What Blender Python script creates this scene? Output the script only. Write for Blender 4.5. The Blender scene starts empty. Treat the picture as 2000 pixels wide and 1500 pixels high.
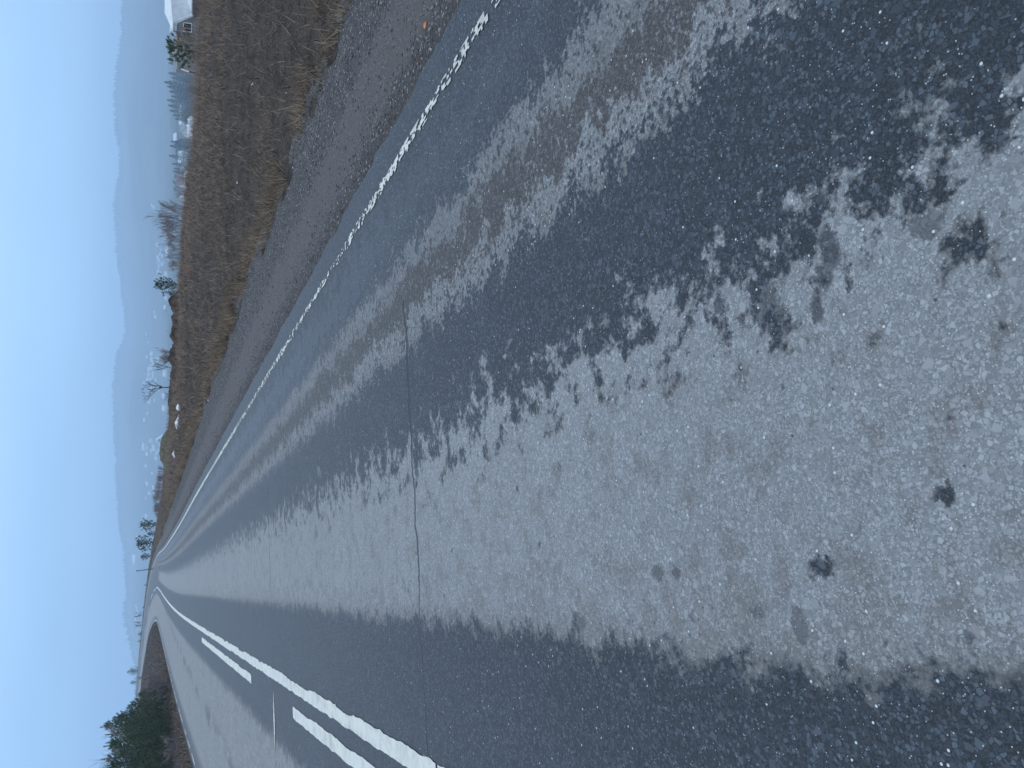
import bpy, math, random
import numpy as np
from mathutils import Vector, Matrix

random.seed(7)
rng = np.random.default_rng(11)
scn = bpy.context.scene
C = scn.collection

# ------------------------------------------------------------------ camera
# world: +Y runs along the straight part of the road, +X to its right; the phone was held sideways
EYE = Vector((0.0, 0.0, 1.45))
FPX = 1500.0                                   # focal length in pixels of a 2000 px wide frame
PITCH = math.atan(730.0 / 1500.0)
YAW = math.radians(13.55)
F = Vector((math.sin(YAW) * math.cos(PITCH), math.cos(YAW) * math.cos(PITCH), -math.sin(PITCH)))
R = Vector((math.cos(YAW), -math.sin(YAW), 0.0))
U = R.cross(F)
cam_data = bpy.data.cameras.new('camera')
cam = bpy.data.objects.new('camera', cam_data)
C.objects.link(cam)
cam_data.sensor_fit = 'HORIZONTAL'
cam_data.sensor_width = 36.0
cam_data.lens = 36.0 * FPX / 2000.0
cam_data.clip_start = 0.05
cam_data.clip_end = 12000.0
m = Matrix.Identity(4)
ax, ay, az_ = -U, R, -F                        # picture right = down, picture up = right
for i in range(3):
    m[i][0], m[i][1], m[i][2], m[i][3] = ax[i], ay[i], az_[i], EYE[i]
cam.matrix_world = m
scn.camera = cam

# ------------------------------------------------------------------ sky, sun, exposure
SUN_EL, SUN_AZ = math.radians(16.0), math.radians(-120.0)
world = bpy.data.worlds.new('World')
scn.world = world
world.use_nodes = True
wt = world.node_tree
wt.nodes.clear()
w_out = wt.nodes.new('ShaderNodeOutputWorld')
w_bg = wt.nodes.new('ShaderNodeBackground')
w_bg.inputs['Strength'].default_value = 0.1
w_sky = wt.nodes.new('ShaderNodeTexSky')
w_sky.sky_type = 'NISHITA'
w_sky.sun_disc = False
w_sky.sun_elevation = SUN_EL
w_sky.sun_rotation = SUN_AZ
w_tc = wt.nodes.new('ShaderNodeTexCoord')
w_sep = wt.nodes.new('ShaderNodeSeparateXYZ')
wt.links.new(w_tc.outputs['Generated'], w_sep.inputs[0])
w_rmp = wt.nodes.new('ShaderNodeValToRGB')     # thin overcast: blue low down, whiter overhead
els = w_rmp.color_ramp.elements
els[0].position = 0.0
els[0].color = (0.41, 0.70, 1.12, 1)
els[1].position = 0.55
els[1].color = (1.38, 1.66, 1.96, 1)
e = els.new(0.10); e.color = (0.42, 0.73, 1.18, 1)
e = els.new(0.25); e.color = (0.74, 0.99, 1.46, 1)
wt.links.new(w_sep.outputs['Z'], w_rmp.inputs[0])
w_nz = wt.nodes.new('ShaderNodeTexNoise')      # soft cloud bands
w_nz.inputs['Scale'].default_value = 2.2
w_nz.inputs['Detail'].default_value = 3.0
w_map = wt.nodes.new('ShaderNodeMapping')
w_map.inputs['Scale'].default_value = (1, 1, 3)
wt.links.new(w_tc.outputs['Generated'], w_map.inputs[0])
wt.links.new(w_map.outputs[0], w_nz.inputs['Vector'])
w_mul = wt.nodes.new('ShaderNodeMath'); w_mul.operation = 'MULTIPLY_ADD'
w_mul.inputs[1].default_value = 5.0
w_mul.inputs[2].default_value = 7.4
w_dot = wt.nodes.new('ShaderNodeVectorMath'); w_dot.operation = 'DOT_PRODUCT'
w_dot.inputs[1].default_value = (math.sin(math.radians(19)) * 0.985, math.cos(math.radians(19)) * 0.985, 0.17)
wt.links.new(w_tc.outputs['Generated'], w_dot.inputs[0])
w_glow = wt.nodes.new('ShaderNodeMapRange'); w_glow.interpolation_type = 'SMOOTHSTEP'
w_glow.inputs[1].default_value = 0.88; w_glow.inputs[2].default_value = 1.0
w_glow.inputs[3].default_value = 0.0; w_glow.inputs[4].default_value = 0.17
wt.links.new(w_dot.outputs['Value'], w_glow.inputs[0])
w_add = wt.nodes.new('ShaderNodeMath'); w_add.operation = 'ADD'
wt.links.new(w_nz.outputs['Fac'], w_add.inputs[0]); wt.links.new(w_glow.outputs[0], w_add.inputs[1])
wt.links.new(w_add.outputs[0], w_mul.inputs[0])
w_sc = wt.nodes.new('ShaderNodeVectorMath'); w_sc.operation = 'SCALE'
wt.links.new(w_rmp.outputs[0], w_sc.inputs[0])
wt.links.new(w_mul.outputs[0], w_sc.inputs['Scale'])
w_mix = wt.nodes.new('ShaderNodeMixRGB')
w_mix.inputs[0].default_value = 0.85
wt.links.new(w_sky.outputs[0], w_mix.inputs[1])
wt.links.new(w_sc.outputs[0], w_mix.inputs[2])
wt.links.new(w_mix.outputs[0], w_bg.inputs[0])
wt.links.new(w_bg.outputs[0], w_out.inputs[0])

sun_d = bpy.data.lights.new('sun', 'SUN')
sun_d.energy = 0.5
sun_d.angle = math.radians(40)
sun_d.color = (1.0, 0.95, 0.88)
sun = bpy.data.objects.new('sun', sun_d)
C.objects.link(sun)
sun.rotation_euler = (math.pi / 2 - SUN_EL, 0, math.pi - SUN_AZ)

scn.view_settings.view_transform = 'Standard'
scn.view_settings.look = 'None'
scn.view_settings.exposure = 0.0
scn.view_settings.gamma = 1.0
scn.cycles.use_denoising = True
scn.cycles.max_bounces = 6
scn.cycles.volume_bounces = 1
scn.cycles.sample_clamp_indirect = 4.0

# ------------------------------------------------------------------ helpers: pixels, props, meshes
def ray(X, Y):
    d = R * (750.0 - Y) + F * FPX - U * (X - 1000.0)
    return d.normalized()

def at_range(X, Y, dist):
    """the point seen at photo pixel X, Y when it stands DIST metres away along the ground"""
    d = ray(X, Y)
    k = dist / math.hypot(d.x, d.y)
    return EYE + d * k

def px_az(Y):
    d = ray(270, Y)
    return math.atan2(d.x, d.y)

def tag(o, label=None, cat=None, group=None, kind=None):
    if label: o['label'] = label
    if cat: o['category'] = cat
    if group: o['group'] = group
    if kind: o['kind'] = kind
    return o

def mesh_obj(name, verts, faces, mat, parent=None, smooth=False, uv=None, col=None, mats=None, midx=None):
    me = bpy.data.meshes.new(name)
    verts = np.asarray(verts, dtype=np.float32).reshape(-1, 3)
    if isinstance(faces, np.ndarray):
        n, k = faces.shape
        me.vertices.add(len(verts)); me.vertices.foreach_set('co', verts.ravel())
        me.loops.add(n * k); me.loops.foreach_set('vertex_index', faces.astype(np.int32).ravel())
        me.polygons.add(n)
        me.polygons.foreach_set('loop_start', np.arange(0, n * k, k, dtype=np.int32))
        me.polygons.foreach_set('loop_total', np.full(n, k, dtype=np.int32))
        me.update(calc_edges=True)
    else:
        me.from_pydata([tuple(map(float, v)) for v in verts], [], faces)
        me.update()
    if smooth:
        me.polygons.foreach_set('use_smooth', np.ones(len(me.polygons), dtype=bool))
    if uv is not None:
        lay = me.uv_layers.new(name='UVMap')
        vi = np.empty(len(me.loops), dtype=np.int32)
        me.loops.foreach_get('vertex_index', vi)
        lay.data.foreach_set('uv', np.asarray(uv, dtype=np.float32)[vi].ravel())
    if col is not None:
        at = me.attributes.new('tone', 'FLOAT', 'POINT')
        at.data.foreach_set('value', np.asarray(col, dtype=np.float32))
    if mats:
        for q in mats: me.materials.append(q)
        me.polygons.foreach_set('material_index', np.asarray(midx, dtype=np.int32))
    elif mat:
        me.materials.append(mat)
    o = bpy.data.objects.new(name, me)
    C.objects.link(o)
    if parent: o.parent = parent
    return o

def empty(name, loc, rz=0.0):
    o = bpy.data.objects.new(name, None)
    C.objects.link(o)
    o.location = loc
    o.rotation_euler = (0, 0, rz)
    o.empty_display_size = 0.3
    return o

def copy_tree(o, parent=None):
    c = o.copy()
    C.objects.link(c)
    c.parent = parent
    for ch in o.children:
        copy_tree(ch, c)
    return c

def vnoise(x, y, seed=0):
    """smooth value noise, vectorised"""
    x = np.asarray(x, dtype=np.float64); y = np.asarray(y, dtype=np.float64)
    xi = np.floor(x).astype(np.int64); yi = np.floor(y).astype(np.int64)
    fx = x - xi; fy = y - yi
    fx = fx * fx * (3 - 2 * fx); fy = fy * fy * (3 - 2 * fy)
    def hsh(a, b):
        n = (a * 374761393 + b * 668265263 + seed * 982451653) & 0xFFFFFFFF
        n = ((n ^ (n >> 13)) * 1274126177) & 0xFFFFFFFF
        n = n ^ (n >> 16)
        return (n & 0xFFFF) / 65535.0
    a, b = hsh(xi, yi), hsh(xi + 1, yi)
    c, d = hsh(xi, yi + 1), hsh(xi + 1, yi + 1)
    return (a + (b - a) * fx) * (1 - fy) + (c + (d - c) * fx) * fy

def fbm(x, y, oct_=4, seed=0):
    s, a, tot = 0.0, 1.0, 0.0
    for k in range(oct_):
        s = s + a * vnoise(x * 2 ** k, y * 2 ** k, seed + k * 17)
        tot += a; a *= 0.55
    return s / tot

def sstep(a, b, x):
    t = np.clip((np.asarray(x, dtype=np.float64) - a) / (b - a), 0, 1)
    return t * t * (3 - 2 * t)

# ------------------------------------------------------------------ materials
class G:
    def __init__(s, name):
        s.m = bpy.data.materials.new(name); s.m.use_nodes = True
        s.t = s.m.node_tree; s.t.nodes.clear()
        s.out = s.t.nodes.new('ShaderNodeOutputMaterial')
    def lk(s, a, b):
        if isinstance(a, (int, float)): b.default_value = a
        elif isinstance(a, tuple): b.default_value = a if len(a) == 4 or b.type == 'VECTOR' else (*a, 1)
        else: s.t.links.new(a, b)
    def n(s, typ, **p):
        q = s.t.nodes.new(typ)
        for k, v in p.items(): setattr(q, k, v)
        return q
    def ma(s, op, a, b=0.0, c=0.0, clamp=False):
        q = s.n('ShaderNodeMath', operation=op, use_clamp=clamp)
        s.lk(a, q.inputs[0]); s.lk(b, q.inputs[1]); s.lk(c, q.inputs[2])
        return q.outputs[0]
    def mix(s, f, a, b, mode='MIX'):
        q = s.n('ShaderNodeMixRGB', blend_type=mode)
        s.lk(f, q.inputs[0]); s.lk(a, q.inputs[1]); s.lk(b, q.inputs[2])
        return q.outputs[0]
    def ss(s, x, a, b):
        q = s.n('ShaderNodeMapRange', interpolation_type='SMOOTHSTEP')
        s.lk(x, q.inputs[0]); s.lk(a, q.inputs[1]); s.lk(b, q.inputs[2])
        return q.outputs[0]
    def noise(s, v, scale, detail=3.0, rough=0.55, col=False):
        q = s.n('ShaderNodeTexNoise')
        if v is not None: s.lk(v, q.inputs['Vector'])
        q.inputs['Scale'].default_value = scale
        q.inputs['Detail'].default_value = detail
        q.inputs['Roughness'].default_value = rough
        return q.outputs['Color' if col else 'Fac']
    def voro(s, v, scale, feat='F1', rnd=1.0):
        q = s.n('ShaderNodeTexVoronoi', feature=feat)
        if v is not None: s.lk(v, q.inputs['Vector'])
        q.inputs['Scale'].default_value = scale
        q.inputs['Randomness'].default_value = rnd
        return q
    def scale(s, v, x, y, z=1.0):
        q = s.n('ShaderNodeMapping'); s.lk(v, q.inputs[0])
        q.inputs['Scale'].default_value = (x, y, z)
        return q.outputs[0]
    def sepx(s, v):
        q = s.n('ShaderNodeSeparateXYZ'); s.lk(v, q.inputs[0])
        return q.outputs
    def attr(s, name):
        return s.n('ShaderNodeAttribute', attribute_name=name).outputs['Fac']
    def obj(s):
        return s.n('ShaderNodeTexCoord').outputs['Object']
    def uv(s):
        return s.n('ShaderNodeTexCoord').outputs['UV']
    def bump(s, h, strength, dist):
        q = s.n('ShaderNodeBump'); s.lk(h, q.inputs['Height'])
        q.inputs['Strength'].default_value = strength
        q.inputs['Distance'].default_value = dist
        return q.outputs[0]
    def fin(s, col, rough=0.8, spec=0.4, normal=None):
        b = s.n('ShaderNodeBsdfPrincipled')
        s.lk(col, b.inputs['Base Color']); s.lk(rough, b.inputs['Roughness'])
        s.lk(spec, b.inputs['Specular IOR Level'])
        if normal is not None: s.lk(normal, b.inputs['Normal'])
        s.t.links.new(b.outputs[0], s.out.inputs['Surface'])
        return s.m

def noisy(name, c1, c2, scale=3.0, rough=0.85, spec=0.3, tone=False, detail=4.0):
    g = G(name)
    f = g.noise(g.obj(), scale, detail)
    f = g.ss(f, 0.3, 0.7)
    if tone: f = g.ma('ADD', g.ma('MULTIPLY', f, 0.35), g.ma('MULTIPLY', g.attr('tone'), 0.65))
    return g.fin(g.mix(f, c1, c2), rough, spec)

def asphalt():
    g = G('asphalt')
    P = g.uv()
    w, s, _ = g.sepx(P)
    big = g.noise(P, 1.7, 4.0, 0.6)
    med = g.noise(P, 7.5, 5.0, 0.68)
    fine = g.noise(P, 38.0, 3.0, 0.6)
    cen = lambda x, k: g.ma('MULTIPLY', g.ma('SUBTRACT', x, 0.5), k)
    wob = g.ma('ADD', g.ma('ADD', cen(big, 0.36), cen(med, 1.0)), cen(fine, 0.42))
    wd_ = g.ma('ADD', w, g.ma('ADD', g.ma('ADD', cen(big, 0.30), cen(med, 1.75)), cen(fine, 0.55)))
    ww = g.ma('ADD', w, wob)
    wl = g.ma('ADD', w, g.ma('MULTIPLY', wob, 0.42))
    def band(x, a, b, sa, sb):
        return g.ma('MULTIPLY', g.ss(x, a - sa, a + sa), g.ma('SUBTRACT', 1.0, g.ss(x, b - sb, b + sb)))
    # the strip the wheels have dried, split so that its two sides fray differently
    dryL = g.ss(wl, 0.70, 0.80)
    dryR = g.ma('SUBTRACT', 1.0, g.ss(wd_, 1.60, 1.80))
    dry = g.ma('MULTIPLY', g.ma('MULTIPLY', dryL, dryR), g.ss(s, 98.0, 80.0))
    wst = g.ma('ADD', w, g.ma('ADD', g.ma('MULTIPLY', wob, 0.72), cen(fine, 0.25)))
    st1 = g.ma('MULTIPLY', band(wst, 2.35, 2.48, 0.045, 0.04), 0.88)
    st2 = g.ma('MULTIPLY', band(wst, 2.72, 2.87, 0.04, 0.055), 0.76)
    damp = g.ma('MULTIPLY', band(ww, 2.44, 2.76, 0.10, 0.10), 0.8)
    left = band(wl, -3.50, -0.80, 0.22, 0.10)
    smear_c = g.ma('ADD', -2.02, g.ma('MULTIPLY', g.ma('SUBTRACT', s, 15.0), 0.026))
    smear = g.ss(g.ma('ABSOLUTE', g.ma('SUBTRACT', ww, smear_c)), 0.20, 0.05)
    smear = g.ma('MULTIPLY', smear, g.ss(g.noise(g.scale(P, 1, 0.35), 1.6, 3.0), 0.45, 0.58))
    left = g.ma('MULTIPLY', left, g.ma('SUBTRACT', 1.0, g.ma('MULTIPLY', smear, 0.85)))
    allDry = g.ma('MAXIMUM', g.ma('MAXIMUM', dry, left), g.ma('MAXIMUM', st1, st2))
    # damp spots left in the dry strip
    spn = g.noise(P, 11.0, 2.0, 0.5)
    edge = g.ma('MAXIMUM', g.ss(ww, 1.20, 1.75), g.ss(wl, 1.02, 0.72))
    thr = g.ma('SUBTRACT', 0.76, g.ma('MULTIPLY', edge, 0.13))
    sp = g.ma('MULTIPLY', g.ss(g.ma('SUBTRACT', spn, thr), 0.0, 0.05), 0.72)
    vs = g.voro(P, 6.0)
    dot = g.ss(g.ma('ADD', vs.outputs['Distance'], cen(fine, 0.12)), 0.10, 0.05)
    vsr = g.sepx(vs.outputs['Color'])[0]
    dot = g.ma('MULTIPLY', dot, g.ma('GREATER_THAN', vsr, 0.45))
    sp = g.ma('MAXIMUM', sp, g.ma('MULTIPLY', dot, 0.8))
    vs2 = g.voro(g.scale(P, 1, 0.6), 4.2)
    dot2 = g.ss(g.ma('ADD', vs2.outputs['Distance'], cen(fine, 0.16)), 0.10, 0.03)
    dot2 = g.ma('MULTIPLY', dot2, g.ma('GREATER_THAN', g.sepx(vs2.outputs['Color'])[0], 0.62))
    sp = g.ma('MAXIMUM', sp, g.ma('MULTIPLY', dot2, 0.75))
    # larger stains at their own places: (w, s, radius across, radius along, strength)
    for (sw, ssv, ra, rl, k) in ((0.967, 1.372, 0.026, 0.034, 1.0), (1.10, 1.02, 0.022, 0.024, 0.95), (1.69, 1.17, 0.05, 0.03, 0.85), (1.63, 1.205, 0.03, 0.028, 0.8),
                                 (1.56, 1.24, 0.035, 0.018, 0.8), (1.62, 1.40, 0.05, 0.05, 0.7), (0.83, 1.47, 0.05, 0.022, 0.5), (0.86, 1.62, 0.016, 0.03, 0.55),
                                 (0.80, 2.55, 0.03, 0.05, 0.5), (0.965, 2.02, 0.022, 0.03, 0.55), (0.965, 1.93, 0.022, 0.018, 0.6), (0.72, 0.95, 0.06, 0.04, 0.7), (1.64, 0.93, 0.03, 0.035, 0.6)):
        dx = g.ma('DIVIDE', g.ma('SUBTRACT', g.ma('ADD', w, cen(fine, 0.07)), sw), ra)
        dy = g.ma('DIVIDE', g.ma('SUBTRACT', g.ma('ADD', s, g.ma('ADD', cen(fine, -0.05), cen(med, 0.05))), ssv), rl)
        d2 = g.ma('ADD', g.ma('MULTIPLY', dx, dx), g.ma('MULTIPLY', dy, dy))
        sp = g.ma('MAXIMUM', sp, g.ma('MULTIPLY', g.ss(d2, 1.5, 0.5), k))
    allDry = g.ma('MULTIPLY', allDry, g.ma('SUBTRACT', 1.0, sp))
    # stones in the binder
    v1 = g.voro(P, 92.0)
    v2 = g.voro(P, 210.0)
    v3 = g.voro(P, 46.0)
    c1 = g.sepx(v1.outputs['Color']); c2 = g.sepx(v2.outputs['Color']); c3 = g.sepx(v3.outputs['Color'])
    e1 = g.voro(P, 92.0, 'DISTANCE_TO_EDGE').outputs['Distance']; e3 = g.voro(P, 46.0, 'DISTANCE_TO_EDGE').outputs['Distance']
    st_a = g.ma('MULTIPLY', g.ma('GREATER_THAN', c1[1], 0.42), g.ss(e1, 0.03, 0.10))
    st_b = g.ma('MULTIPLY', g.ma('GREATER_THAN', c3[1], 0.92), g.ss(e3, 0.05, 0.13))
    bigstone = g.ma('MAXIMUM', st_a, st_b)
    tone = g.ma('ADD', g.ma('MULTIPLY', g.ma('POWER', c1[0], 1.6), 1.15), 0.50)
    tone3 = g.ma('ADD', g.ma('MULTIPLY', c3[0], 0.75), 0.62)
    tone = g.ma('ADD', g.ma('MULTIPLY', st_b, tone3), g.ma('MULTIPLY', g.ma('SUBTRACT', 1.0, st_b), tone))
    rim = g.ma('SUBTRACT', 1.0, g.ma('MULTIPLY', g.ss(v2.outputs['Distance'], 0.40, 0.62), 0.45))
    tone2 = g.ma('MULTIPLY', g.ma('ADD', g.ma('MULTIPLY', c2[0], 1.15), 0.42), rim)
    tn = g.ma('ADD', g.ma('MULTIPLY', bigstone, tone), g.ma('MULTIPLY', g.ma('SUBTRACT', 1.0, bigstone), tone2))
    patch = g.ma('ADD', 0.72, g.ma('MULTIPLY', g.noise(P, 0.9, 4.0, 0.6), 0.56))
    tn = g.ma('MULTIPLY', tn, patch)
    wetc = g.mix(bigstone, (0.020, 0.026, 0.036), (0.040, 0.050, 0.063))
    wetc = g.mix(g.ma('MULTIPLY', damp, 0.95), wetc, (0.076, 0.069, 0.067))
    dryc = g.mix(big, (0.212, 0.224, 0.236), (0.178, 0.184, 0.190))
    brown = g.ma('MULTIPLY', g.ss(g.ma('ADD', med, g.ma('MULTIPLY', g.ss(w, 1.10, 0.80), 0.07)), 0.50, 0.62), 0.5)
    dryc = g.mix(brown, dryc, (0.118, 0.107, 0.103))
    half = g.ma('MULTIPLY', g.ss(g.ma('ABSOLUTE', g.ma('SUBTRACT', allDry, 0.5)), 0.45, 0.1), 0.35)
    tnd = g.ma('ADD', 0.36, g.ma('MULTIPLY', tn, 0.62))
    tcol = g.n('ShaderNodeCombineColor')
    for q in range(3): g.lk(tn, tcol.inputs[q])
    tcd = g.n('ShaderNodeCombineColor')
    for q in range(3): g.lk(tnd, tcd.inputs[q])
    wetc = g.mix(1.0, wetc, tcol.outputs[0], 'MULTIPLY')
    dryc = g.mix(1.0, dryc, tcd.outputs[0], 'MULTIPLY')
    col = g.mix(allDry, wetc, dryc)
    col = g.mix(half, col, (0.078, 0.073, 0.073))
    # pale chips, doubling as white glints painted into the colour; dark pits
    chip_glint = g.ma('MULTIPLY', g.ma('GREATER_THAN', c2[1], 0.976), g.ss(v2.outputs['Distance'], 0.42, 0.30))
    chip_glint1 = g.ma('MULTIPLY', g.ma('GREATER_THAN', c1[2], 0.9955), g.ss(v1.outputs['Distance'], 0.34, 0.26))
    col = g.mix(g.ma('MAXIMUM', g.ma('MULTIPLY', chip_glint, 0.75), chip_glint1), col, (0.44, 0.46, 0.47))
    pit = g.ma('MULTIPLY', g.ma('GREATER_THAN', g.sepx(g.voro(P, 60.0).outputs['Color'])[0], 0.985), g.ss(g.voro(P, 60.0).outputs['Distance'], 0.35, 0.2))
    col = g.mix(g.ma('MULTIPLY', pit, 0.8), col, (0.02, 0.022, 0.026))
    # cracks across the road
    cn = g.noise(g.scale(P, 1, 0), 2.2, 5.0, 0.65)
    cn2 = g.noise(g.scale(P, 1, 0), 0.7, 1.0)
    crack = None
    for (s0, lo, hi, wd, tilt) in ((4.33, -0.12, 2.62, 0.017, -0.075), (9.95, -3.9, 2.2, 0.016, -0.02), (17.6, -3.8, 2.4, 0.012, 0.02), (13.5, -3.6, -1.2, 0.012, 0.0), (28.0, -3.6, 2.0, 0.03, 0.0)):
        pos = g.ma('ADD', g.ma('ADD', s0, cen(cn, 0.22)), g.ma('MULTIPLY', g.ma('SUBTRACT', w, 1.0), tilt))
        d = g.ma('ABSOLUTE', g.ma('SUBTRACT', s, pos))
        wid = g.ma('MULTIPLY', wd, g.ma('ADD', 0.36, g.ma('MULTIPLY', g.ss(cn2, 0.35, 0.62), 0.9)))
        k = g.ma('SUBTRACT', 1.0, g.ss(d, g.ma('MULTIPLY', wid, 0.5), wid))
        k = g.ma('MULTIPLY', k, g.ma('MULTIPLY', g.ma('GREATER_THAN', w, lo), g.ma('LESS_THAN', w, hi)))
        crack = k if crack is None else g.ma('MAXIMUM', crack, k)
    col = g.mix(g.ma('MULTIPLY', crack, 0.9), col, (0.012, 0.014, 0.018))
    rough = g.ma('ADD', 0.52, g.ma('MULTIPLY', allDry, 0.20))
    rough = g.ma('ADD', rough, g.ma('MULTIPLY', damp, 0.12))
    slick = band(ww, 3.02, 3.30, 0.12, 0.12)
    rough = g.ma('SUBTRACT', rough, g.ma('MULTIPLY', slick, 0.10))
    h = g.ma('ADD', g.ma('MULTIPLY', bigstone, g.ma('ADD', 0.5, g.ma('MULTIPLY', c1[0], 0.6))), g.ma('MULTIPLY', g.ma('SUBTRACT', 0.6, v2.outputs['Distance']), 0.6))
    h = g.ma('SUBTRACT', h, g.ma('MULTIPLY', crack, 3.0))
    nb = g.bump(h, 0.55, 0.0035)
    return g.fin(col, rough, g.ma('ADD', 0.30, g.ma('MULTIPLY', allDry, 0.35)), nb)

def gravel_mat():
    g = G('gravel soil')
    P = g.uv(); w, s, _ = g.sepx(P)
    a = g.noise(P, 3.0, 5.0, 0.65); b = g.noise(P, 30.0, 4.0, 0.6)
    ww = g.ma('ADD', w, g.ma('MULTIPLY', g.ma('SUBTRACT', a, 0.5), 0.5))
    smooth_ = g.ma('MULTIPLY', g.ss(ww, 3.98, 4.12), g.ma('SUBTRACT', 1.0, g.ss(ww, 4.55, 4.85)))
    v = g.voro(P, 75.0); vc = g.sepx(v.outputs['Color'])
    v2 = g.voro(P, 170.0); vc2 = g.sepx(v2.outputs['Color'])
    grav = g.mix(vc[0], (0.020, 0.019, 0.021), (0.080, 0.075, 0.076))
    grav = g.mix(g.ma('MULTIPLY', g.ma('GREATER_THAN', vc[1], 0.96), 0.8), grav, (0.36, 0.34, 0.33))
    soil = g.mix(b, (0.058, 0.052, 0.053), (0.090, 0.079, 0.078))
    col = g.mix(g.ma('MULTIPLY', smooth_, 0.85), grav, soil)
    edge = g.ss(ww, 4.02, 3.86)
    col = g.mix(g.ma('MULTIPLY', edge, g.ss(b, 0.42, 0.6)), col, (0.040, 0.031, 0.029))
    col = g.mix(g.ma('MULTIPLY', g.ss(a, 0.55, 0.75), 0.5), col, (0.038, 0.034, 0.036))
    col = g.mix(g.ma('MULTIPLY', g.ma('GREATER_THAN', vc2[1], 0.985), 0.7), col, (0.36, 0.35, 0.34))
    h = g.ma('ADD', g.ma('MULTIPLY', g.ma('SUBTRACT', 0.6, v.outputs['Distance']), g.ma('SUBTRACT', 1.1, smooth_)), g.ma('MULTIPLY', b, 0.8))
    return g.fin(col, 0.85, 0.25, g.bump(h, 0.6, 0.012))

def field_mat():
    g = G('matted field')
    P = g.obj()
    a = g.noise(P, 0.35, 5.0, 0.6); b = g.noise(P, 3.5, 6.0, 0.7); c = g.noise(P, 28.0, 4.0, 0.65)
    col = g.mix(g.ss(b, 0.35, 0.65), (0.016, 0.0135, 0.012), (0.058, 0.046, 0.038))
    col = g.mix(g.ss(c, 0.48, 0.68), col, (0.095, 0.075, 0.060))
    col = g.mix(g.ma('MULTIPLY', g.ss(a, 0.52, 0.68), 0.6), col, (0.045, 0.040, 0.036))
    h = g.ma('ADD', b, g.ma('MULTIPLY', c, 0.5))
    return g.fin(col, 0.95, 0.1, g.bump(h, 0.8, 0.05))

def terrain_mat():
    g = G('winter valley')
    P = g.obj()
    a = g.noise(P, 0.006, 6.0, 0.6); b = g.noise(P, 0.05, 4.0)
    col = g.mix(g.ss(a, 0.40, 0.60), (0.055, 0.055, 0.045), (0.10, 0.095, 0.08))
    col = g.mix(g.ss(b, 0.5, 0.62), col, (0.035, 0.042, 0.036))
    return g.fin(col, 0.95, 0.1)

M = {}
M['asphalt'] = asphalt()
M['gravel'] = gravel_mat()
M['field'] = field_mat()
M['terrain'] = terrain_mat()
def paint():
    g = G('road paint')
    P = g.obj()
    a = g.noise(P, 6.0, 5.0, 0.7); b = g.noise(P, 60.0, 3.0)
    col = g.mix(g.ss(a, 0.42, 0.72), (0.52, 0.515, 0.465), (0.36, 0.36, 0.33))
    col = g.mix(g.ma('MULTIPLY', g.ss(b, 0.55, 0.72), 0.4), col, (0.26, 0.27, 0.265))
    return g.fin(col, 0.6, 0.4, g.bump(b, 0.3, 0.003))
M['paint'] = paint()
M['stone'] = noisy('loose stones', (0.028, 0.027, 0.029), (0.155, 0.15, 0.15), 40.0, tone=True)
M['blade'] = noisy('dry grass blades', (0.018, 0.0145, 0.013), (0.305, 0.225, 0.172), 2.0, 0.9, 0.15, tone=True)
M['straw'] = noisy('verge straw', (0.045, 0.033, 0.024), (0.34, 0.255, 0.178), 2.0, 0.9, 0.15, tone=True)
M['moss'] = noisy('moss', (0.05, 0.09, 0.025), (0.10, 0.15, 0.045), 20.0, 0.95, 0.1)
M['pine'] = noisy('pine needles', (0.024, 0.052, 0.030), (0.118, 0.155, 0.068), 1.2, 0.75, 0.25, tone=True)
M['spruce'] = noisy('spruce needles', (0.020, 0.034, 0.030), (0.050, 0.070, 0.055), 0.3, 0.85, 0.2, tone=True)
M['bark'] = noisy('bark', (0.035, 0.030, 0.027), (0.085, 0.070, 0.060), 6.0)
M['birch'] = noisy('birch bark', (0.10, 0.09, 0.09), (0.34, 0.33, 0.32), 5.0)
M['twig'] = noisy('bare twigs', (0.12, 0.098, 0.096), (0.24, 0.20, 0.19), 4.0)
M['twig_dark'] = noisy('dark bare twigs', (0.035, 0.032, 0.032), (0.075, 0.066, 0.062), 4.0)
M['snow'] = noisy('old snow', (0.44, 0.47, 0.50), (0.58, 0.60, 0.62), 1.5, 0.7, 0.3)
M['forest'] = noisy('far forest', (0.022, 0.030, 0.028), (0.05, 0.058, 0.05), 0.02, 0.95, 0.1)
M['log'] = noisy('grey boards', (0.13, 0.13, 0.135), (0.21, 0.205, 0.20), 2.5)
M['brownboard'] = noisy('brown boards', (0.07, 0.045, 0.038), (0.13, 0.085, 0.07), 3.0)
M['white'] = noisy('white paint', (0.62, 0.64, 0.65), (0.78, 0.80, 0.80), 8.0, 0.6)
M['pane'] = noisy('dark pane', (0.015, 0.017, 0.02), (0.03, 0.032, 0.038), 3.0, 0.15, 0.5)
M['plaster'] = noisy('pale plaster', (0.42, 0.42, 0.41), (0.58, 0.57, 0.55), 0.8)
M['redroof'] = noisy('dull red roof', (0.12, 0.065, 0.06), (0.17, 0.10, 0.09), 0.8)
M['greyroof'] = noisy('grey roof', (0.16, 0.17, 0.18), (0.26, 0.26, 0.27), 0.8)
M['soil'] = noisy('turned soil', (0.022, 0.017, 0.014), (0.070, 0.052, 0.040), 5.0, 0.95, 0.1)
M['soddy'] = noisy('grassed heap', (0.050, 0.048, 0.034), (0.125, 0.115, 0.080), 6.0, 0.95, 0.1)
M['leaf'] = noisy('orange leaf', (0.38, 0.15, 0.06), (0.52, 0.24, 0.11), 30.0)
M['plastic'] = noisy('pale plastic', (0.60, 0.74, 0.76), (0.76, 0.84, 0.84), 8.0, 0.4)
M['bluewall'] = noisy('pale blue wall', (0.38, 0.50, 0.60), (0.48, 0.60, 0.68), 2.0)
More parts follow.
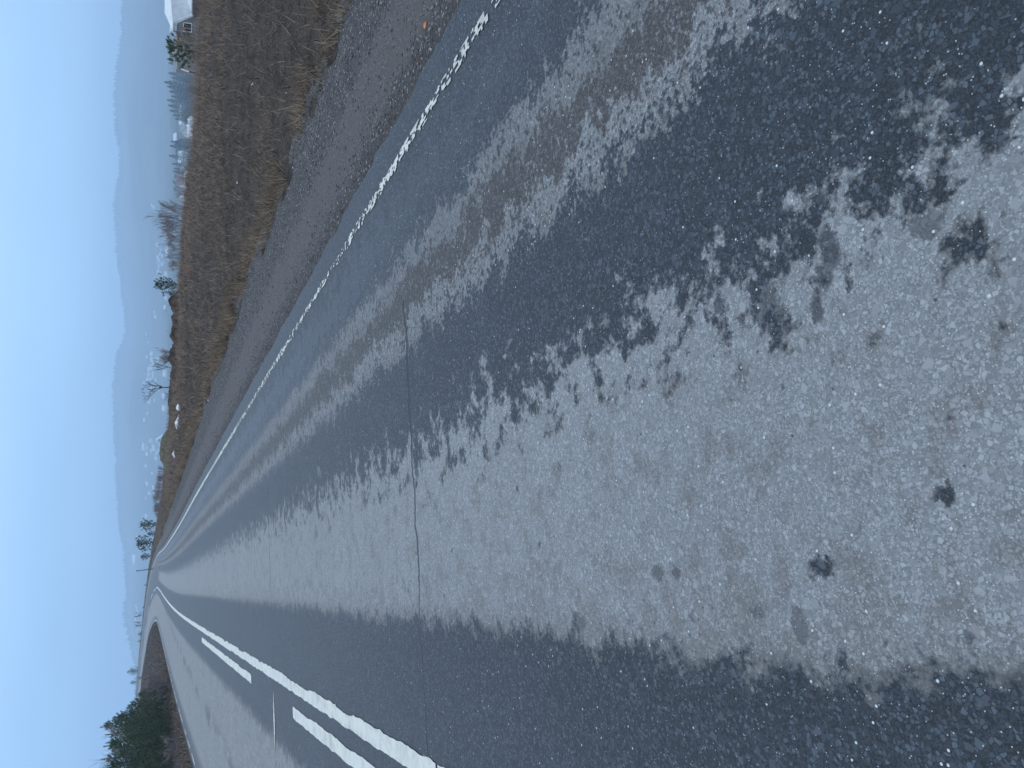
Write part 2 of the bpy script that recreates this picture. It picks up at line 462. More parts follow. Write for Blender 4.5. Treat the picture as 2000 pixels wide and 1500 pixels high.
M['post'] = noisy('dark post', (0.04, 0.035, 0.035), (0.08, 0.07, 0.07), 6.0)

# ------------------------------------------------------------------ road course
CTRL = [(-1.08, -12.0, 0.0, 0.0), (-1.08, 20.0, 0.0, 0.0), (-1.083, 35.0, -0.074, 0.0), (-0.924, 50.0, -0.175, 0.0), (-0.622, 67.0, -0.32, -0.001),
        (-0.062, 90.0, -0.458, 0.002), (0.027, 110.0, -0.546, 0.007), (-0.98, 127.0, -0.324, 0.01), (-3.661, 145.0, 0.043, 0.01), (-7.608, 162.0, 0.397, 0.014),
        (-12.692, 178.0, 0.825, 0.003), (-18.773, 192.0, 1.297, 0.018), (-26.444, 205.0, 1.904, 0.01), (-35.656, 216.0, 2.384, 0.005), (-47.731, 226.0, 2.821, 0.003),
        (-65.89, 236.0, 3.257, 0.002), (-100, 248, 3.7, 0.0), (-150, 258, 4.0, 0.0)]
ctl = np.array(CTRL, dtype=float)
def resample(ctl):
    t = np.concatenate([[0], np.cumsum(np.hypot(*np.diff(ctl[:, :2], axis=0).T))])
    out = []
    n = len(ctl)
    mt = np.zeros_like(ctl)
    for i in range(n):
        a, b = max(i - 1, 0), min(i + 1, n - 1)
        mt[i] = (ctl[b] - ctl[a]) / (t[b] - t[a])
    u = np.concatenate([np.arange(0, 60, 0.5), np.arange(60, t[-1], 0.8)])
    k = np.clip(np.searchsorted(t, u, side='right') - 1, 0, n - 2)
    hh = (t[k + 1] - t[k]); x = ((u - t[k]) / hh)
    h00 = 2 * x ** 3 - 3 * x ** 2 + 1; h10 = x ** 3 - 2 * x ** 2 + x; h01 = -2 * x ** 3 + 3 * x ** 2; h11 = x ** 3 - x ** 2
    return (h00[:, None] * ctl[k] + (h10 * hh)[:, None] * mt[k] + h01[:, None] * ctl[k + 1] + (h11 * hh)[:, None] * mt[k + 1])
RD = resample(ctl)                               # x, y, z, bank
RT = np.gradient(RD[:, :2], axis=0); RT /= np.linalg.norm(RT, axis=1)[:, None]
RN = np.stack([RT[:, 1], -RT[:, 0]], axis=1)     # to the right
RS = np.concatenate([[0], np.cumsum(np.linalg.norm(np.diff(RD[:, :2], axis=0), axis=1))]) - 12.0
W_EDGE_R, W_EDGE_L = 3.76, -4.16

def road_z(i, w):
    return RD[i, 2] + RD[i, 3] * w

def road_pt(s, w, dz=0.0):
    """points at arc length s and lateral offset w"""
    s = np.asarray(s, dtype=float); w = np.asarray(w, dtype=float)
    x = np.interp(s, RS, RD[:, 0]) + np.interp(s, RS, RN[:, 0]) * w
    y = np.interp(s, RS, RD[:, 1]) + np.interp(s, RS, RN[:, 1]) * w
    z = np.interp(s, RS, RD[:, 2]) + np.interp(s, RS, RD[:, 3]) * w + dz
    return np.stack([x, y, z], axis=-1)

CREST_T = np.array([-12, 0, 10, 20, 28, 43, 58, 76, 100, 120, 150, 200, 300.])
CREST_W = np.array([18.5, 17.6, 16.6, 15.7, 14.6, 10.4, 8.8, 7.9, 7.0, 6.4, 5.6, 5.2, 5.2])

def drop(q):
    q = np.maximum(q, 0)
    q = np.sqrt(q * q + 1.0) - 1.0
    return 16 * (1 - np.exp(-q * 0.38 / 16)) + 46 * (1 - np.exp(-q * 0.05 / 46))

def side_z(s, w):
    """ground beside the road, from road distance s and lateral offset w (numpy)"""
    s, w = np.broadcast_arrays(np.asarray(s, float), np.asarray(w, float))
    zr = np.interp(s, RS, RD[:, 2]); bk = np.interp(s, RS, RD[:, 3])
    wr = np.clip(w, W_EDGE_L, W_EDGE_R)
    base = zr + bk * wr
    wc = np.interp(s, CREST_T, CREST_W)
    right = -0.03 - 0.03 * np.clip(w - W_EDGE_R, 0, 1.8) - 0.07 * np.exp(-((w - 6.2) / 0.9) ** 2) - drop(w - wc)
    lw = -(w - W_EDGE_L)
    left = -0.03 - 0.10 * np.exp(-((lw - 1.6) / 1.0) ** 2) - 0.03 * np.clip(lw, 0, 1.5)
    return base + np.where(w > 0, right, left)

def nearest(x, y):
    x = np.asarray(x, float).ravel(); y = np.asarray(y, float).ravel()
    S = np.empty_like(x); W = np.empty_like(x)
    sub = slice(None, None, 2)
    rx, ry, tx, ty, rs = RD[sub, 0], RD[sub, 1], RT[sub, 0], RT[sub, 1], RS[sub]
    for a in range(0, len(x), 20000):
        xx = x[a:a + 20000]; yy = y[a:a + 20000]
        d2 = (xx[:, None] - rx) ** 2 + (yy[:, None] - ry) ** 2
        k = d2.argmin(1)
        dx = xx - rx[k]; dy = yy - ry[k]
        al = dx * tx[k] + dy * ty[k]
        lat = dx * ty[k] - dy * tx[k]
        S[a:a + 20000] = rs[k] + np.clip(al, -1, 1)
        W[a:a + 20000] = np.sign(lat) * np.sqrt(d2[np.arange(len(k)), k])
    return S, W

# far ridge read off the skyline: photo Y -> photo X of the treeline
RIDGE = [(-400, 240), (0, 237), (60, 236), (105, 233), (130, 228), (165, 222), (200, 221), (250, 222), (300, 230), (335, 233), (355, 231), (400, 221),
         (445, 222), (500, 226), (530, 231), (560, 234), (600, 240), (640, 243), (665, 240), (690, 227), (720, 222), (760, 220), (800, 219),
         (850, 220), (900, 223), (950, 225), (1000, 230), (1030, 233), (1060, 238), (1078, 243), (1120, 244), (1160, 246), (1175, 242), (1215, 244),
         (1240, 252), (1300, 262), (1400, 266), (1700, 266)]
rg_az = np.array([px_az(Y) for Y, X in RIDGE]); rg_el = np.array([math.asin(ray(X, Y).z) for Y, X in RIDGE])
order = np.argsort(rg_az); rg_az = rg_az[order]; rg_el = rg_el[order]

def hill_z(x, y):
    az = np.arctan2(x, y); r = np.hypot(x, y)
    el = np.interp(az, rg_az, rg_el)
    rr = 3300 + 250 * np.sin(az * 5.0)
    top = np.tan(el) * rr + 1.45 - 7.0
    tpos = np.clip((r - 1900) / (rr - 1900), 0, 1)
    g1 = tpos ** 1.7
    up = (top + 58) * g1
    back = np.clip((r - rr) / 900, 0, 1)
    up = up * (1 - 0.75 * back * back)
    spur = 42 * np.exp(-((az - 0.50) / 0.10) ** 2) + 34 * np.exp(-((az - 0.20) / 0.07) ** 2) + 30 * np.exp(-((az + 0.02) / 0.09) ** 2)
    up += spur * np.exp(-((r - 2650) / 330) ** 2)
    return np.where(np.abs(az) < 1.5, up, 0)

def ground_z(x, y):
    x = np.asarray(x, float); y = np.asarray(y, float)
    shp = x.shape
    S, W = nearest(x, y)
    r = np.hypot(x, y).ravel()
    S = np.clip(S, RS[0], RS[-1])
    z = side_z(S, W) + hill_z(x.ravel(), y.ravel())
    bumps = (fbm(x.ravel() / 160, y.ravel() / 160, 3, 5) - 0.5) * 10 * sstep(200, 900, r)
    return (z + bumps).reshape(shp)

def hit(X, Y, r0=60.0, r1=4000.0, step=4.0):
    """where the ray through photo pixel X, Y meets the analytic ground"""
    d = ray(X, Y); hd = math.hypot(d.x, d.y)
    rs = np.arange(r0, r1, step)
    px_, py_ = EYE.x + d.x / hd * rs, EYE.y + d.y / hd * rs
    pz = EYE.z + d.z / hd * rs
    gz = ground_z(px_, py_)
    below = np.nonzero(pz <= gz)[0]
    if len(below) == 0: return None
    k = below[0]
    return Vector((px_[k], py_[k], gz[k])), rs[k]

# ------------------------------------------------------------------ ground sheets
def strip(name, ss, ws, zf, mat, kind='structure', smooth=True, jit=0.0, uv=True):
    S, Wg = np.meshgrid(ss, ws, indexing='ij')
    if name == 'road':
        Wg = Wg.copy(); q_ = S[:, -1]
        Wg[:, -1] += (vnoise(q_ * 4, q_ * 0, 71) - .5) * .03 + (vnoise(q_ * 14, q_ * 0, 72) - .5) * .035
    P = road_pt(S, Wg)
    P[..., 2] = zf(S, Wg, P)
    ns, nw = S.shape
    idx = np.arange(ns * nw).reshape(ns, nw)
    f = np.stack([idx[:-1, :-1], idx[:-1, 1:], idx[1:, 1:], idx[1:, :-1]], -1).reshape(-1, 4)
    o = mesh_obj(name, P.reshape(-1, 3), f, mat, smooth=smooth, uv=np.stack([Wg, S], -1).reshape(-1, 2))
    tag(o, kind=kind)
    return o

s_near = np.concatenate([np.arange(-11.5, 0, 0.5), np.arange(0, 40, 0.06), np.arange(40, 60, 0.5), np.arange(60, RS[-1] - 1, 1.0)])
road = strip('road', s_near, np.concatenate([[W_EDGE_L], np.arange(-3.6, 3.5, 0.6), [W_EDGE_R]]),
             lambda S, W_, P: P[..., 2], M['asphalt'])
tag(road, label='grey two lane asphalt road with damp dark bands and dried wheel strips', kind='structure')
# asphalt edge face so that the road has its thickness
for wE in (W_EDGE_L, W_EDGE_R):
    pass

def shoulder_z(S, W_, P):
    z = side_z(S, W_)
    return z + (fbm(P[..., 0] * 2.2, P[..., 1] * 2.2, 4, 3) - 0.5) * 0.05 * sstep(3.72, 3.95, W_) + 0.004
s_sh = np.concatenate([np.arange(-3, 45, 0.12), np.arange(45, 130, 0.5), np.arange(130, RS[-1] - 1, 1.5)])
w_sh = np.arange(3.70, 5.95, 0.075)
shoulder = strip('gravel_shoulder', s_sh, w_sh, shoulder_z, M['gravel'])
tag(shoulder, label='damp brown gravel shoulder beside the worn edge line', kind='structure')

def field_z(S, W_, P):
    z = side_z(S, W_)
    a = np.abs(W_)
    n = (fbm(P[..., 0] * 0.35, P[..., 1] * 0.35, 4, 21) - 0.5) * 0.26 + (fbm(P[..., 0] * 2.4, P[..., 1] * 2.4, 3, 8) - 0.5) * 0.20
    return z + n * sstep(5.2, 6.8, a)
w_f = np.concatenate([np.arange(5.45, 24, 0.35), np.arange(24, 70, 2.5)])
s_f = np.concatenate([np.arange(-11, 60, 0.35), np.arange(60, 140, 0.9), np.arange(140, RS[-1] - 1, 2.0)])
fieldR = strip('field', s_f, w_f, field_z, M['field'])
tag(fieldR, label='brown dead grass field falling away beyond the gravel shoulder', kind='structure')
w_l = np.concatenate([np.arange(-30, -9, 1.0), np.arange(-9, W_EDGE_L + 0.12, 0.35)])
w_l[-1] = W_EDGE_L + 0.06
fieldL = strip('field_inside_bend', s_f, w_l, lambda S, W_, P: np.where(W_ > W_EDGE_L - 0.1, side_z(S, W_) - 0.0, field_z(S, W_, P)), M['field'])
tag(fieldL, label='brown grass ground inside the bend of the road', kind='structure')

def polar_terrain():
    azs = np.concatenate([np.linspace(-math.pi, -0.62, 40, endpoint=False), np.linspace(-0.62, 1.05, 420, endpoint=False), np.linspace(1.05, math.pi, 34)])
    rs = np.concatenate([[0.5], np.geomspace(4, 260, 40), np.geomspace(280, 1900, 40), np.linspace(1950, 4150, 60)])
    A, Rr = np.meshgrid(azs, rs, indexing='ij')
    x, y = np.sin(A) * Rr, np.cos(A) * Rr
    z = ground_z(x, y)
    S, W_ = nearest(x, y)
    W_ = W_.reshape(x.shape)
    near = np.where(W_ > 0, 1 - sstep(45, 66, W_), 1 - sstep(20, 29, -W_))
    z = z - 0.9 * near - 0.25 * (1 - near)
    na, nr = A.shape
    idx = np.arange(na * nr).reshape(na, nr)
    f = np.stack([idx[:-1, :-1], idx[1:, :-1], idx[1:, 1:], idx[:-1, 1:]], -1).reshape(-1, 4)
    o = mesh_obj('terrain', np.stack([x, y, z], -1).reshape(-1, 3), f, M['terrain'], smooth=True)
    tag(o, label='valley ground and wooded hills rising behind the town', kind='structure')
polar_terrain()

# ------------------------------------------------------------------ markings: sheets 4 mm above the asphalt, parts of the road
def ragged_line(name, s0, s1, w0, w1, ds=0.04, amp=0.006, notch=0.0, dz=0.005):
    n = max(2, int((s1 - s0) / ds) + 1)
    ss = np.linspace(s0, s1, n)
    a = (vnoise(ss * 9, ss * 0, 3) - 0.5) * 2 * amp + (vnoise(ss * 30, ss * 0, 4) - 0.5) * amp
    b = (vnoise(ss * 8, ss * 0, 13) - 0.5) * 2 * amp + (vnoise(ss * 28, ss * 0, 14) - 0.5) * amp
    if notch:
        b = b - notch * sstep(0.66, 0.74, vnoise(ss * 2.6, ss * 0, 23)) + notch * 0.5
        a = a + notch * 0.4 * sstep(0.70, 0.78, vnoise(ss * 2.2, ss * 0, 33))
    L = road_pt(ss, w0 + a, dz); Rr = road_pt(ss, w1 + b, dz)
    V = np.concatenate([L, Rr]); i = np.arange(n - 1)
    f = np.stack([i, i + n, i + n + 1, i + 1], -1)
    return V, f
def join(parts):
    V, Fc, k = [], [], 0
    for v, f in parts:
        V.append(v); Fc.append(f + k); k += len(v)
    return np.concatenate(V), np.concatenate(Fc)
V, f = join([ragged_line('c', -4, 4.24, -0.115, 0.0, 0.03, 0.007, 0.022), ragged_line('c', 4.27, 40, -0.115, 0.0, 0.04, 0.007, 0.022), ragged_line('c', 40, 108, -0.125, 0.005, 0.5, 0.004)])
mesh_obj('centre_line', V, f, M['paint'], road)
for (a, b) in ((-0.6, 8.70), (12.05, 21.9)):
    V, f = ragged_line('d', a, b, -0.375, -0.255, 0.04, 0.006, 0.012)
    mesh_obj('lane_dash', V, f, M['paint'], road)
for (a, b) in ((113, 119), (124, 131), (140, 149), (158, 167), (176, 185)):
    V, f = ragged_line('d', a, b, -0.12, 0.02, 0.5, 0.002)
    mesh_obj('lane_dash', V, f, M['paint'], road)
def worn_edge():
    ds, dw = 0.016, 0.007
    ss = np.arange(-1, 34, ds); wv = np.arange(-0.038, 0.038, dw)
    S, W_ = np.meshgrid(ss, wv, indexing='ij')
    n = 0.62 * vnoise(S * 38, W_ * 80, 1) + 0.38 * vnoise(S * 13, W_ * 30, 2) + 0.12 * (vnoise(S * 1.2, W_ * 0, 9) - 0.5)
    keep = n > 0.50 + 0.20 * (np.abs(W_) / 0.038) ** 2 - 0.30 * sstep(7, 30, S)
    S, W_ = S[keep], W_[keep]
    q = [road_pt(S + a * ds, 3.49 + W_ + b * dw, 0.005) for a, b in ((0, 0), (0, 1), (1, 1), (1, 0))]
    V = np.stack(q, 1).reshape(-1, 3)
    f = np.arange(len(V)).reshape(-1, 4)
    far = ragged_line('e', 34, 235, 3.453, 3.527, 0.4, 0.008)
    V, f = join([(V, f), far])
    mesh_obj('edge_line', V, f, M['paint'], road)
worn_edge()
V, f = join([ragged_line('e', float(a), float(a) + L_, -3.995, -3.945, 0.3, 0.012) for a, L_ in [(18 + 2.6 * k + random.uniform(0, .6), random.uniform(.9, 2.3)) for k in range(16)]] + [ragged_line('e', 60, 235, -4.0, -3.94, 0.4, 0.008)])
mesh_obj('edge_line', V, f, M['paint'], road)
def scuff():
    ss = np.linspace(-1, 1, 40)
    ws = -0.42 - 0.36 * (ss + 1) / 2 * 1.0
    c = road_pt(10.02 + 0.02 * ss, -0.25 - 0.33 * (ss + 1), 0.005)
    t = 0.034 * (1 - ss ** 2) * (0.5 + rng.random(40)) + 0.002
    V = np.concatenate([c + np.stack([0 * t, t, 0 * t], -1), c - np.stack([0 * t, t, 0 * t], -1)])
    i = np.arange(39)
    mesh_obj('paint_scuff', V, np.stack([i, i + 40, i + 41, i + 1], -1), M['paint'], road)
scuff()

# ------------------------------------------------------------------ grass, straw, stones
def blades(name, xy_s, xy_w, lens, width, lean, mat, zf, tone, label, cat=None, bias=0.0):
    P = road_pt(xy_s, xy_w)
    P[..., 2] = zf(xy_s, xy_w, P) - 0.01
    n = len(P)
    ang = rng.random(n) * 2 * np.pi
    le = lean * (0.4 + rng.random(n))
    hgt = lens * np.cos(le); out = lens * np.sin(le)
    tip = P + np.stack([np.cos(ang) * out + bias * lens, np.sin(ang) * out, np.maximum(hgt, 0.012)], -1)
    pa = rng.random(n) * 2 * np.pi
    sd = np.stack([np.cos(pa), np.sin(pa), 0 * pa], -1) * width[:, None] * 0.5
    V = np.stack([P - sd, P + sd, tip], 1).reshape(-1, 3)
    f = np.arange(3 * n).reshape(-1, 3)
    o = mesh_obj(name, V, f, mat, col=np.repeat(tone, 3))
    tag(o, label=label, kind='stuff')
    return o

def sample_sw(n, s0, s1, wlo, whi, power=1.5):
    """more blades near the camera"""
    u = rng.random(n)
    s = s0 + (s1 - s0) * u ** power
    lo = wlo(s) if callable(wlo) else np.full(n, wlo); hi = whi(s) if callable(whi) else np.full(n, whi)
    return s, lo + (hi - lo) * rng.random(n)

crest = lambda s: np.interp(s, CREST_T, CREST_W)
# main field: matted, blade tone follows slow patches of paler and darker growth
n = 380000
s, w = sample_sw(n, 1, 70, 5.6, lambda s: crest(s) + 2.5, 1.35)
pt = road_pt(s, w)
patch = fbm(pt[:, 0] * 0.8, pt[:, 1] * 0.8, 4, 44)
patch = 0.6 * patch + 0.4 * fbm(w * 0.7, s * 0.22, 3, 52)
keep = rng.random(n) < 0.22 + 1.3 * sstep(0.42, 0.60, patch)
s, w, patch = s[keep], w[keep], patch[keep]
tone = np.clip(-0.02 + 1.25 * (patch - 0.32) + 0.45 * rng.random(len(s)) ** 3 + 0.25 * sstep(0.55, 1.0, w / crest(s)), 0, 1)
dist = np.hypot(*road_pt(s, w)[:, :2].T)
blades('grass', s, w, (0.06 + 0.14 * rng.random(len(s)) ** 1.5), 0.004 + 0.0007 * dist * (0.3 + 0.7 * rng.random(len(s))), 1.15, M['blade'], field_z, tone,
       'matted brown dead grass covering the field')
n = 16000
s, w = sample_sw(n, 2, 60, 5.8, lambda s: crest(s) + 0.5, 1.4)
blades('fallen_stalks', s, w, 0.14 + 0.26 * rng.random(n) ** 1.5, 0.004 + 0.0005 * s, 1.0, M['blade'], field_z, np.clip(0.55 + 0.6 * rng.random(n), 0, 1.1),
       'pale broken stalks lying over the matted field')
# crest grass standing against the valley
n = 26000
s, w = sample_sw(n, 4, 110, lambda s: crest(s) - 1.8, lambda s: crest(s) + 2.0, 1.3)
blades('tall_grass', s, w, 0.10 + 0.32 * rng.random(n) ** 2, 0.006 + 0.010 * rng.random(n), 0.45, M['blade'], field_z, np.clip(0.45 + 0.5 * rng.random(n), 0, 1),
       'pale standing grass stalks along the brow of the field')
# straw verge
n = 70000
s, w = sample_sw(n, 2, 120, lambda s: 5.55 - 0.003 * s, lambda s: 6.5 - 0.003 * s, 1.5)
pt = road_pt(s, w)
cl = fbm(pt[:, 0] * 1.6, pt[:, 1] * 1.6, 3, 61)
keep = rng.random(n) < sstep(0.42, 0.60, cl + 0.03)
s, w = s[keep], w[keep]
blades('straw', s, w, 0.08 + 0.24 * rng.random(len(s)) ** 1.5, 0.004 + 0.0006 * np.abs(s), 0.95, M['straw'], field_z, np.clip(0.15 + 0.75 * rng.random(len(s)) ** 1.7, 0, 1),
       'straw coloured grass tufts lining the gravel shoulder', bias=-0.15)
# inside of the bend
n = 90000
s, w = sample_sw(n, 14, 190, -24.0, -4.6, 1.2)
blades('dead_grass', s, w, 0.08 + 0.22 * rng.random(n) ** 1.6, 0.015 + 0.0006 * s, 0.8, M['blade'], field_z, np.clip(0.05 + 0.5 * rng.random(n) ** 1.5, 0, 1),
       'dull brown grass inside the bend of the road')
# beyond the outer edge of the bend
n = 30000
s, w = sample_sw(n, 70, 260, lambda s: 4.6 + 0 * s, lambda s: crest(s) + 3.0, 1.0)
blades('roadside_grass', s, w, 0.08 + 0.25 * rng.random(n) ** 1.6, 0.02 + 0.03 * rng.random(n), 0.7, M['blade'], field_z, np.clip(0.2 + 0.6 * rng.random(n), 0, 1),
       'brown grass beyond the outer side of the bend')

OCT_V = np.array([(1, 0, 0), (-1, 0, 0), (0, 1, 0), (0, -1, 0), (0, 0, 1), (0, 0, -0.6)], float)
OCT_F = np.array([(0, 2, 4), (2, 1, 4), (1, 3, 4), (3, 0, 4), (2, 0, 5), (1, 2, 5), (3, 1, 5), (0, 3, 5)])
def stones(name, s, w, size, zf, mat, tone, label):
    P = road_pt(s, w); P[..., 2] = zf(s, w, P)
    n = len(P)
    sc = size[:, None, None] * (0.55 + 0.75 * rng.random((n, 6, 1)))
    an = rng.random(n) * 2 * np.pi
    v = OCT_V[None] * sc * np.array([1.0, 0.75, 0.55])
    ca, sa = np.cos(an)[:, None], np.sin(an)[:, None]
    vx = v[..., 0] * ca - v[..., 1] * sa; vy = v[..., 0] * sa + v[..., 1] * ca
    V = np.stack([vx, vy, v[..., 2]], -1) + P[:, None, :] + np.array([0, 0, 1.0]) * (size * 0.12)[:, None, None]
    f = (OCT_F[None] + 6 * np.arange(n)[:, None, None]).reshape(-1, 3)
    o = mesh_obj(name, V.reshape(-1, 3), f, mat, col=np.repeat(tone, 6))
    tag(o, label=label, kind='stuff')
n = 26000
s, w = sample_sw(n, 1.5, 45, 3.82, 5.75, 1.9)
keep = ~((w > 4.12 + 0.15 * rng.random(n)) & (w < 4.62) & (rng.random(n) < 0.72))
s, w = s[keep], w[keep]
tone = np.clip(0.05 + 0.55 * rng.random(len(s)) ** 1.6 + (rng.random(len(s)) > 0.97) * 0.9, 0, 1.6)
stones('gravel', s, w, 0.004 + 0.013 * rng.random(len(s)) ** 2.2, shoulder_z, M['stone'], tone, 'small grey stones scattered over the gravel shoulder')

# ------------------------------------------------------------------ plant builders
def tube(path, radii, sides=5):
    path = [Vector(p) for p in path]
    V, Fc = [], []
    for i, p in enumerate(path):
        d = (path[min(i + 1, len(path) - 1)] - path[max(i - 1, 0)]).normalized()
        a = d.orthogonal().normalized(); b = d.cross(a)
        for k in range(sides):
            t = 2 * math.pi * k / sides
            V.append(p + (a * math.cos(t) + b * math.sin(t)) * radii[i])
    for i in range(len(path) - 1):
        for k in range(sides):
            k2 = (k + 1) % sides
            Fc.append((i * sides + k, i * sides + k2, (i + 1) * sides + k2, (i + 1) * sides + k))
    return V, Fc

class MB:
    def __init__(s): s.V, s.F = [], []
    def add(s, vf):
        k = len(s.V); s.V += list(vf[0]); s.F += [tuple(i + k for i in f) for f in vf[1]]
    def box(s, c, d):
        x, y, z = c; a, b, h = d[0] / 2, d[1] / 2, d[2] / 2
        v = [Vector((x + i * a, y + j * b, z + k * h)) for i in (-1, 1) for j in (-1, 1) for k in (-1, 1)]
        s.add((v, [(0, 1, 3, 2), (4, 6, 7, 5), (0, 4, 5, 1), (2, 3, 7, 6), (0, 2, 6, 4), (1, 5, 7, 3)]))
    def obj(s, name, mat, parent=None, smooth=False):
        return mesh_obj(name, [tuple(v) for v in s.V], s.F, mat, parent, smooth)

def pine_proto(h, spread, seed, bushy=1.0, upright=0.55):
    r = random.Random(seed)
    trunk = MB()
    path = [(0, 0, -0.1)] + [(r.uniform(-.03, .03) * h * .4, r.uniform(-.03, .03) * h * .4, h * q) for q in (0.25, 0.5, 0.75, 0.97)]
    trunk.add(tube(path, [0.022 * h, 0.018 * h, 0.013 * h, 0.008 * h, 0.003 * h], 6))
    V, Fc, T = [], [], []
    def tuft(p, d, size, tone):
        for _ in range(int(13 * bushy)):
            e = (d * 0.9 + Vector((r.gauss(0, .6), r.gauss(0, .6), r.gauss(0, .45)))).normalized()
            L = size * r.uniform(0.7, 1.15)
            sd = e.orthogonal().normalized(); sd.rotate(Matrix.Rotation(r.uniform(0, 6.28), 3, e))
            sd *= size * 0.085
            b = p - d * size * r.uniform(0, 0.9)
            k = len(V)
            V.extend([b - sd, b + sd, b + e * L]); Fc.append((k, k + 1, k + 2))
            tt = min(1, max(0, tone + r.uniform(-.22, .22))); T.extend([tt] * 3)
    wh = int(5 + h * 2.2)
    for i in range(wh):
        q = (i + r.uniform(-.2, .2)) / wh
        z = h * (0.06 + 0.9 * max(q, 0))
        prof = (1 - max(q, 0) ** 1.5) * (0.55 + 0.45 * min(1, q * 4 + 0.3))
        Lb = spread * prof * r.uniform(0.75, 1.15) + 0.10
        nb = r.choice((5, 6, 6, 7))
        a0 = r.uniform(0, 6.28)
        for j in range(nb):
            a = a0 + 6.283 * j / nb + r.uniform(-.3, .3)
            L = Lb * r.uniform(0.65, 1.2)
            base = Vector((0, 0, z)); up = upright * r.uniform(0.5, 1.3)
            tip = base + Vector((math.cos(a) * L, math.sin(a) * L, L * up))
            mid = base.lerp(tip, 0.55) - Vector((0, 0, L * 0.10))
            trunk.add(tube([base, mid, tip], [0.006 * h, 0.004 * h, 0.0015 * h], 3))
            nt_ = max(2, int(L / 0.16))
            tone = r.uniform(0.15, 0.85)
            for k in range(nt_):
                f = (k + 1) / nt_
                if f < 0.22: continue
                p = base.lerp(mid, f / 0.55) if f < 0.55 else mid.lerp(tip, (f - 0.55) / 0.45)
                off = Vector((r.gauss(0, .08), r.gauss(0, .08), r.gauss(0.02, .06))) * min(1.5, L)
                d = ((tip - mid).normalized() + Vector((r.gauss(0, .35), r.gauss(0, .35), 0.45))).normalized()
                tuft(p + off, d, r.uniform(0.13, 0.20) * (0.6 + 0.13 * h), tone)
            # candle shoot
            tuft(tip + Vector((0, 0, 0.04)), Vector((math.cos(a) * .3, math.sin(a) * .3, 1)).normalized(), 0.17 * (0.6 + .1 * h), tone)
    for k in range(4):
        tuft(Vector((0, 0, h * (0.92 + 0.03 * k))), Vector((0, 0, 1)), 0.16 * (0.6 + .1 * h), 0.5)
    root = empty('pine_tree', (0, 0, 0))
    trunk.obj('trunk', M['bark'], root)
    mesh_obj('crown', [tuple(v) for v in V], np.array(Fc), M['pine'], root, col=T)
    return root

def spruce_proto(h, seed, mat='spruce'):
    r = random.Random(seed)
    root = empty('spruce_tree', (0, 0, 0))
    t = MB(); t.add(tube([(0, 0, -1), (0, 0, h * .5), (0, 0, h * .96)], [0.014 * h, 0.009 * h, 0.002 * h], 5)); t.obj('trunk', M['bark'], root)
    V, Fc, T = [], [], []
    n = int(1500 + 80 * h)
    for _ in range(n):
        q = r.random() ** 0.95
        z = h * (0.03 + 0.97 * q)
        rad = h * 0.32 * (1 - q) ** 1.12 * (0.72 + 0.28 * math.sin(z * 22 / h * 2.2 + r.random()))
        a = r.uniform(0, 6.283); rr = rad * r.uniform(0.45, 1.08)
        p = Vector((math.cos(a) * rr, math.sin(a) * rr, z))
        d = Vector((math.cos(a), math.sin(a), r.uniform(-.6, .15))).normalized()
        L = h * r.uniform(0.02, 0.05) * (1.1 - 0.5 * q)
        sd = Vector((-math.sin(a), math.cos(a), r.uniform(-.4, .4))) * L * 0.35
        k = len(V); V.extend([p - sd, p + sd, p + d * L]); Fc.append((k, k + 1, k + 2)); T.extend([r.uniform(0.1, 0.9)] * 3)
    for k_ in range(5):
        k = len(V); a = r.uniform(0, 6.28)
        V.extend([Vector((math.cos(a) * .02 * h, math.sin(a) * .02 * h, h * .95)), Vector((-math.cos(a) * .02 * h, -math.sin(a) * .02 * h, h * .95)), Vector((0, 0, h * 1.03))]); Fc.append((k, k + 1, k + 2)); T.extend([.4] * 3)
    mesh_obj('crown', [tuple(v) for v in V], np.array(Fc), M[mat], root, col=T)
    return root

def bare_proto(name, h, seed, stems=1, spread=0.5, mat='twig', depth=4, twig=0.004, trunk_r=0.02, crown=True):
    """leafless tree or shrub: forking tubes"""
    r = random.Random(seed)
    tr, tw = MB(), MB()
    first = [True]
    def grow(p, d, L, rad, lev):
        p2 = p + d * L * 0.5 + Vector((r.gauss(0, .06), r.gauss(0, .06), 0)) * L
        p3 = p + d * L
        rad2 = max(rad * 0.6, twig)
        (tr if lev == 0 and first[0] else tw).add(tube([p, p2, p3], [rad, (rad + rad2) / 2, rad2], 4 if lev < 2 else 3))
        if lev >= depth: return
        for _ in range(r.choice((2, 3, 3, 4)) if lev else r.choice((3, 4, 5))):
            nd = (d + Vector((r.gauss(0, spread), r.gauss(0, spread), r.gauss(0.12, spread * .6)))).normalized()
            q = r.uniform(0.45, 1.0)
            grow(p.lerp(p3, q), nd, L * r.uniform(0.5, 0.8), rad2, lev + 1)
    for i in range(stems):
        a = r.uniform(0, 6.28); k = 0.0 if stems == 1 else r.uniform(0.1, 0.6)
        d = Vector((math.cos(a) * k, math.sin(a) * k, 1)).normalized()
        grow(Vector((math.cos(a) * .05 * stems * .2, math.sin(a) * .05 * stems * .2, -0.05)), d, h * r.uniform(0.3, 0.42), trunk_r, 0)
        first[0] = False
    root = empty(name, (0, 0, 0))
    tr.obj('trunk' if stems == 1 else 'stem', M[mat], root)
    tw.obj('crown', M[mat], root)  # with several stems, this also holds every stem but the first
    return root

def brow(Y):
    rs = np.arange(8, 140, 0.5)
    p = [at_range(270, Y, float(r)) for r in rs]
    S, W_ = nearest(np.array([q.x for q in p]), np.array([q.y for q in p]))
    k = np.nonzero(W_ > np.interp(S, CREST_T, CREST_W))[0]
    return float(rs[k[0]]) if len(k) else 140.0

